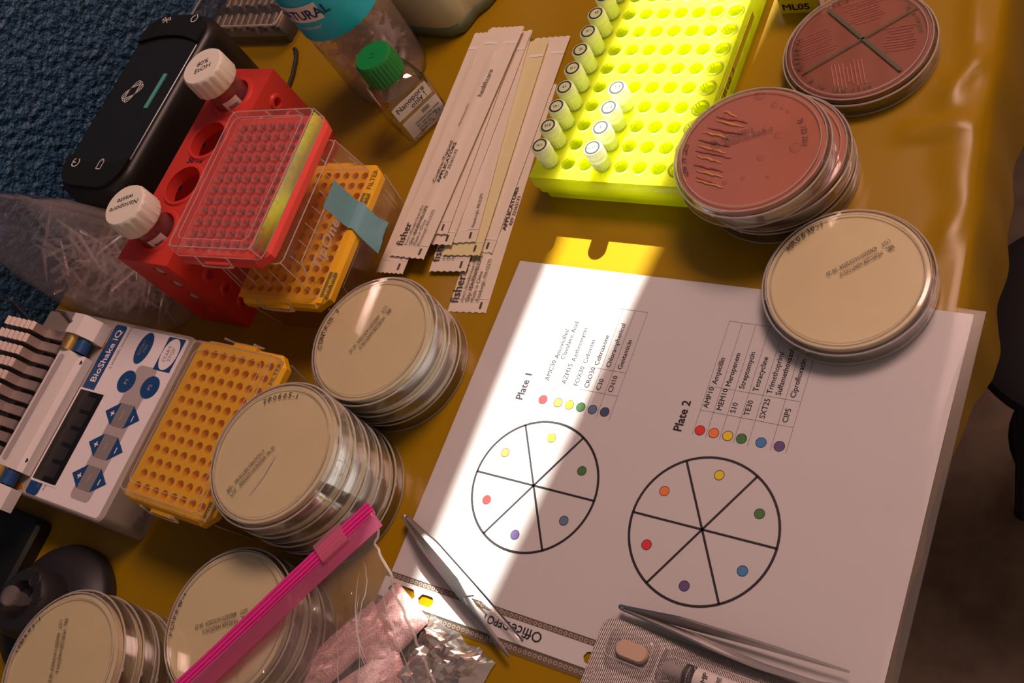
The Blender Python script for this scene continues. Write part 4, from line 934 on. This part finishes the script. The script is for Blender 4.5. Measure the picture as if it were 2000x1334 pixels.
pouch((-53.3, 1.6), (-66, 188), 5, 'swab packet showing only its near end below the lettered packet', 'pouch')
pouch((-59.4, 8.9), (-75, 193), 6, 'swab packet with its end tucked under the lettered packet', 'pouch')
pouch((-80.2, -26.5), (-92, 187), 7, 'outermost swab packet beside the reagent bottle', 'pouch', [('Qty 1EA/ENVELOPE', 3.6, 0, 12, 0, 1), ('Made in China', 3.4, 3.6, 12, 0, 1), ('Pittsburgh, PA15275', 3.4, 7.2, 12, 0, 1)], W=23.0)
pouch((-67.0, -14), (-70.5, 190), 8, 'topmost swab packet with Cotton-Tipped lettering across the fan', 'pouch', std)

# ================================================================== tweezers
def tweezers(label, arms, zc, hmax, mt, tilt):
    t = thing('tweezers', label, 'tweezers', (0, 0, zc))
    for pts in arms:
        n = 24; P = []
        for k in range(n + 1):
            s_ = k / n * (len(pts) - 1); i = min(int(s_), len(pts) - 2); u = s_ - i
            P.append((pts[i][0] + (pts[i + 1][0] - pts[i][0]) * u, pts[i][1] + (pts[i + 1][1] - pts[i][1]) * u))
        P = [P[0]] + [((P[i - 1][0] + 2 * P[i][0] + P[i + 1][0]) / 4, (P[i - 1][1] + 2 * P[i][1] + P[i + 1][1]) / 4) for i in range(1, n)] + [P[-1]]
        lo = []
        for k, (x, y) in enumerate(P):
            a, b = P[max(k - 1, 0)], P[min(k + 1, n)]; d = math.hypot(b[0] - a[0], b[1] - a[1]); ax, ay = -(b[1] - a[1]) / d * .55, (b[0] - a[0]) / d * .55
            s_ = k / n; h = hmax * (0.35 + 1.9 * s_ if s_ < .34 else 1.0 - 0.96 * ((s_ - .34) / .66) ** 1.2); zz = -hmax * .0
            tl = tilt[arms.index(pts)]; qx, qy = ax / .55 * h * math.sin(tl), ay / .55 * h * math.sin(tl); qz = h * math.cos(tl)
            lo.append([(x + ax - qx, y + ay - qy, zz - qz), (x + ax + qx, y + ay + qy, zz + qz), (x - ax + qx, y - ay + qy, zz + qz), (x - ax - qx, y - ay - qy, zz - qz)])
        obj('arm', MB().loft(lo), mt, t, smooth=None)
    j = arms[0][0]
    obj('joint', MB().lathe([(0, -hmax * .36), (1.4, -hmax * .3), (1.4, hmax * .3), (0, hmax * .36)], 14, Matrix.Translation((j[0], j[1], 0))), mt, t)
    return t
tw = tweezers('spread steel tweezers lying across the binding strip in the sun', [[(-1.3, -184.4), (19.5, -195.3), (57.3, -217.2), (96.6, -239.2)], [(-1.0, -184.0), (20, -193.6), (40, -202.0), (68.2, -214.1), (101.5, -229.3)]], 7.0, 5.6, 'steel', (-.55, .75))
sf = obj('guide_pin', MB().tube([(58, -217, .5), (63, -215, .5)], .5, 6), 'steeld', tw)
tweezers('closed fine tweezers beside the silver blister card', [[(148.5, -196.7), (181, -194.8), (220.8, -193.9), (264.8, -193.7)], [(148.8, -197.2), (182.6, -199.6), (223.6, -203.6), (253.5, -203.2), (262, -200.5)]], 6.6, 4.2, 'steel', (.35, -.5))

# ================================================================== blister cards
def card(label, loc, rz, z, wd, dp, tablet):
    t = thing('blister_pack', label, 'blister pack', (loc[0], loc[1], z), (0, 0, rz))
    obj('foil_card', MB().loft([rrect(wd / 2, -dp / 2, wd, dp, 7, 0, 6), rrect(wd / 2, -dp / 2, wd, dp, 7, .7, 6)]), 'emboss', t, smooth=None)
    if tablet:
        bl = obj('blister', MB().loft([rrect(21, -12.5, 27, 17, 4, .7, 5), rrect(21, -12.5, 25.5, 15.5, 3.6, 6.6, 5), rrect(21, -12.5, 23.5, 13.5, 3, 7.4, 5)], False, True), 'tube', t, smooth=40)
        obj('pocket_edge', MB().tube([Vector(p) for p in rrect(21, -12.5, 24.5, 14.5, 3.4, 7.2, 3)] + [Vector(rrect(21, -12.5, 24.5, 14.5, 3.4, 7.2, 3)[0])], .4, 5), 'clearrib', bl)
        obj('tablet', MB().loft([rrect(21.5, -13.2, 17, 8.0, 4.0, 1.0, 8), rrect(21.5, -13.2, 18, 9, 4.5, 2.0, 8), rrect(21.5, -13.2, 18, 9, 4.5, 4.2, 8), rrect(21.5, -13.2, 16.4, 7.4, 3.7, 5.2, 8)]), 'tablet', t, smooth=40)
        b2 = obj('blister', MB().loft([rrect(76, -14.5, 78, 21, 5, .7, 5), rrect(76, -14.5, 75, 18, 5, 8, 5), rrect(76, -14.5, 70, 12, 5, 14.5, 5)], False, True), 'tube', t, smooth=40)
        obj('pocket_edge', MB().tube([(37, -4.4, 1), (39, -5.6, 8), (46, -7.6, 11), (58, -6.4, 8.5), (80, -5.8, 8.4), (112, -5.9, 8.2)], .45, 5).tube([(36.5, -24.4, 1), (39, -22.6, 8), (48, -20.6, 12)], .45, 5), 'clearrib', b2)
    return t
ca = card('silver blister card holding a tan tablet and a capped vial', (140, -202), math.radians(-2.6), 2.3, 118, 62, True)
cb2 = card('plain silver blister card overlapping the tablet card corner', (143, -227.5), math.radians(-1.5), 3.3, 112, 60, False)
obj('blister', MB().loft([rrect(20, -14, 26, 17, 4, .7, 5), rrect(20, -14, 23, 14, 4, 6, 5)], False, True), 'tube', cb2, smooth=40)
mv = Matrix.Translation((140, -202, 2.3)) @ Matrix.Rotation(math.radians(-2.6), 4, 'Z')
vv = mv @ Vector((44, -14.5, 8.0))
vl = thing('disc_cartridge', 'clear cartridge with white printed sleeve inside the silver blister card', 'cartridge', vv, (0, R90, math.radians(-2.6)))
obj('barrel', MB().lathe([(0, -4), (3.0, -4), (4.6, -3), (5.4, 2), (5.4, 62), (0, 62)], 24), 'tube', vl)
obj('piston', MB().lathe([(0, -2), (3.2, -2), (3.2, 8), (0, 8)], 18), 'clearrib', vl)
obj('black_band', MB().lathe([(5.5, 9.5), (5.55, 9.5), (5.55, 11.5), (5.5, 11.5)], 24).lathe([(5.5, 12.2), (5.55, 12.2), (5.55, 12.9), (5.5, 12.9)], 24), 'vialblack', vl)
sv = obj('printed_sleeve', MB().lathe([(5.45, 15), (5.6, 15), (5.6, 58), (5.45, 58)], 28), 'labelw', vl)
tmx = Matrix(((0, 0, -1, 0), (0, 1, 0, 0), (1, 0, 0, 0), (0, 0, 0, 1)))
obj('sleeve_text', MB().text('AMP', 4.0, 0, 0, 5.75, R90, .01, 'CENTER', mx=tmx @ Matrix.Translation((22, 0, 0))).text('10 µg', 3.6, 0, 0, 5.75, R90, .01, 'CENTER', mx=tmx @ Matrix.Translation((28, 0, 0))), 'ink', sv, smooth=None)

# ================================================================== zip bag with pink strip
A, B = Vector((10, -195, 0)), Vector((-62, -313, 0))
dz = (B - A); E2 = Vector((78, -96, 0))
def bag_z(u, v, x, y):
    z = 52 - 2 * u
    z = z * (1 - min(1, v / .55)) ** 1.4 + 15 * min(1, v * 3) * math.exp(-((v - .35) / .45) ** 2) + 5
    d = math.hypot(x + 63.5, y + 278.5)
    k = max(0, min(1, (67 - d) / 13)); k = k * k * (3 - 2 * k)
    d2 = math.hypot(x + 60, y + 181)
    z = z * (1 - k) + max(z, 48.5) * k
    z += 4.6 * nz(x, y, 4, .045) * min(1, v * 5) + 2.6 * abs(nz(x, y, 8, .11)) * min(1, v * 5) + 1.6 * abs(nz(x * 1.7, y * .5, 3, .16)) * min(1, v * 6)
    return max(z - 3.2 * max(0, 1 - v / .16), 3.5)
def bag_pt(u, v, dzz=0):
    p_ = A + dz * u + E2 * v
    wob = (5.5 * nz(v * 9, 1, 0, 1) + 2 * nz(v * 31, 4, 0, 1)) * max(0, 1 - u * 6) * min(1, v * 8)
    p_ = p_ + Vector((wob - 14 * math.sin(PI * min(1, v * 1.1)) * max(0, 1 - u * 3) * .55, 0, 0))
    return (p_.x, p_.y, bag_z(u, v, p_.x, p_.y) + dzz)
zb_ = thing('zip_bag', 'clear zip bag with hot pink closure strip and slider', 'bag', (0, 0, 0))
obj('film', MB().sheet(lambda u, v: bag_pt(u * 1.35, v * 1.15), 90, 80), 'zipfilm', zb_, smooth=70)
obj('film', MB().sheet(lambda u, v: (lambda p_: (p_[0] + 20, p_[1], .5))(bag_pt(u * .45, .25 + v * .85)), 20, 20), 'zipfilm', zb_, smooth=70)
obj('seam', MB().tube([Vector(bag_pt(0, k / 60 * 1.15, .3)) for k in range(61)], .8, 6), 'clearrib', zb_)
rc = random.Random(11)
for k in range(9):
    u0, v0 = (rc.uniform(0.01, .5), rc.uniform(.15, .55))
    u1, v1 = u0 + rc.uniform(-.02, .34), v0 + rc.uniform(.18, .6); bend = rc.uniform(-.05, .05)
    pts = [Vector(bag_pt(max(0, u0 + (u1 - u0) * t / 10 + bend * math.sin(PI * t / 10)), v0 + (v1 - v0) * t / 10, .5)) for t in range(11)]
    obj('film_crease', MB().tube(pts, [.05 + .22 * math.sin(PI * t / 10) for t in range(11)], 5), 'clearrib', zb_)
zd = dz.normalized(); zn = Vector((-zd.y, zd.x, 0))
if zn.x < 0: zn = -zn
def zstrip(o0, o1, zo, th, u0, u1):
    lo = []
    for k in range(31):
        u = u0 + (u1 - u0) * k / 30; p_ = A + dz * u; z = 52 - 2 * u + zo + .6 * math.sin(u * 5)
        z1 = z - 0.42 * (o1 - o0) * (1 if o0 > 2 else .2)
        a, b = p_ + zn * o0, p_ + zn * o1
        lo.append([(a.x, a.y, z), (b.x, b.y, z1), (b.x, b.y, z1 + th), (a.x, a.y, z + th)])
    return MB().loft(lo)
ps_ = obj('zip_strip', zstrip(-7, 1, .8, 1.6, -.012, 1.35), 'pinkzip', zb_, smooth=None)
mb = MB()
for o in (-5.5, -3.0, -0.6): mb.add(zstrip(o - .45, o + .45, 2.3, .7, -.012, 1.35).v, zstrip(o - .45, o + .45, 2.3, .7, -.012, 1.35).f)
obj('zip_ridge', mb, 'pinkzip', ps_, smooth=None)
obj('pink_band', zstrip(1, 10.5, .9, .35, -.008, 1.35), 'pinkband', zb_, smooth=None)
obj('slider', zstrip(-8.2, 4.0, -.6, 5.2, .135, .27), 'pinkslide', zb_, smooth=None)
# pink foil pouches inside the bag
def pillow(name, label, cat, c, wd, dp, rz, z, hgt, mt, sd, group=None, tri=34):
    t = thing(name, label, cat, (c[0], c[1], z), (0, 0, rz), group)
    def fn(s_): return lambda u, v: ((u - .5) * wd, (v - .5) * dp, s_ * hgt * (max(0, math.sin(PI * u) * math.sin(PI * v)) ** .45 * (1 + .45 * nz(u * 6, v * 6, sd, 1)) + .42 * abs(nz(u * 11, v * 11, sd + 3, 1)) * min(1, 8 * u * (1 - u) * 4 * v * (1 - v))) + hgt)
    obj('front_foil', MB().sheet(fn(1), tri, tri), mt, t, smooth=40); obj('back_foil', MB().sheet(fn(-.9), 14, 14), mt, t, smooth=40)
    return t
za = math.atan2(dz.y, dz.x)
pg = 'pink foil pouches inside the zip bag'
pillow('foil_pouch', 'pink foil pouch inside the zip bag nearest the binding strip', 'pouch', (16, -248), 44, 34, za + .1, 1.0, 4.6, 'pinkpouch', 1, pg)
pillow('foil_pouch', 'pink foil pouch inside the zip bag along the pink strip', 'pouch', (-6, -268), 62, 22, za, 1.0, 7.0, 'pinkpouch', 2, pg)
pillow('foil_pouch', 'pink foil pouch inside the zip bag at the picture foot', 'pouch', (22, -284), 50, 34, za - .2, 1.0, 5.0, 'pinkpouch', 3, pg)
# crumpled silver film beside it
fo = thing('crumpled_film', 'crumpled silver packing film beside the zip bag', 'wrapper', (56, -262, 0.6), (0, 0, -.25))
def cr(u, v):
    x, y = (u - .5) * 52, (v - .5) * 50; e = max(0, min(1, min(u, 1 - u, v, 1 - v) * 6))
    return (x + 3.0 * nz(u * 6, v * 6, 5, 1), y + 3.0 * nz(u * 6, v * 6, 9, 1), .4 + e * (5 + 9 * abs(nz(u * 4.2, v * 4.2, 2, 1)) + 6 * abs(nz(u * 10, v * 10, 6, 1))))
obj('film', MB().sheet(cr, 19, 19), 'foil', fo, smooth=None)

# ================================================================== black vortex mixer, microtube, adapter
vm = thing('vortex_mixer', 'round black vortex mixer at the picture edge', 'mixer', (-243, -314, 0))
obj('base', MB().lathe([(0, .3), (46, .3), (47, 2), (47, 9), (45, 13), (36, 18), (30, 21), (0, 21)], 64), 'blackrub', vm)
cu_ = obj('cup', MB().lathe([(24, 21), (23, 36), (20, 40), (13, 40), (10, 33), (0, 31)], 48), 'blackrub', vm)
for a in (0.4, 1.2): obj('tube_hole', MB().lathe([(0, 40.1), (4.2, 40.1), (4.6, 40.6), (5.2, 40.1)], 18, None, 16.4 * math.cos(a), 16.4 * math.sin(a)), 'ink', cu_)
mt_ = thing('microtube', 'small natural microtube standing in the black vortex mixer', 'tube', (-240, -313, 33.2))
obj('tube_body', MB().lathe([(0, 0), (2, 0), (4.4, 6), (5.0, 14), (6.6, 14.4), (6.6, 16), (5.0, 16.2), (0, 16.2)], 28), 'tipclear', mt_)
obj('cap', MB().lathe([(0, 16.6), (3.0, 16.6), (3.2, 17.8), (6.4, 17.8), (6.8, 16.4)], 28), 'tipclear', mt_)
pa = thing('dark_filler', 'flat black adapter beside the vortex mixer', 'filler', (-361, -296, 0))  # flat box put in for an unidentified dark area
obj('filler_box', MB().rbox(0, 0, 126, 70, .3, 12, 8, 2.5, 5), 'black', pa)
obj('filler_cord', MB().tube([(-40, 35, 6), (-42, 43, 5), (-48, 46, 4), (-58, 44, 3.2)], 2.2, 8), 'cable', pa)
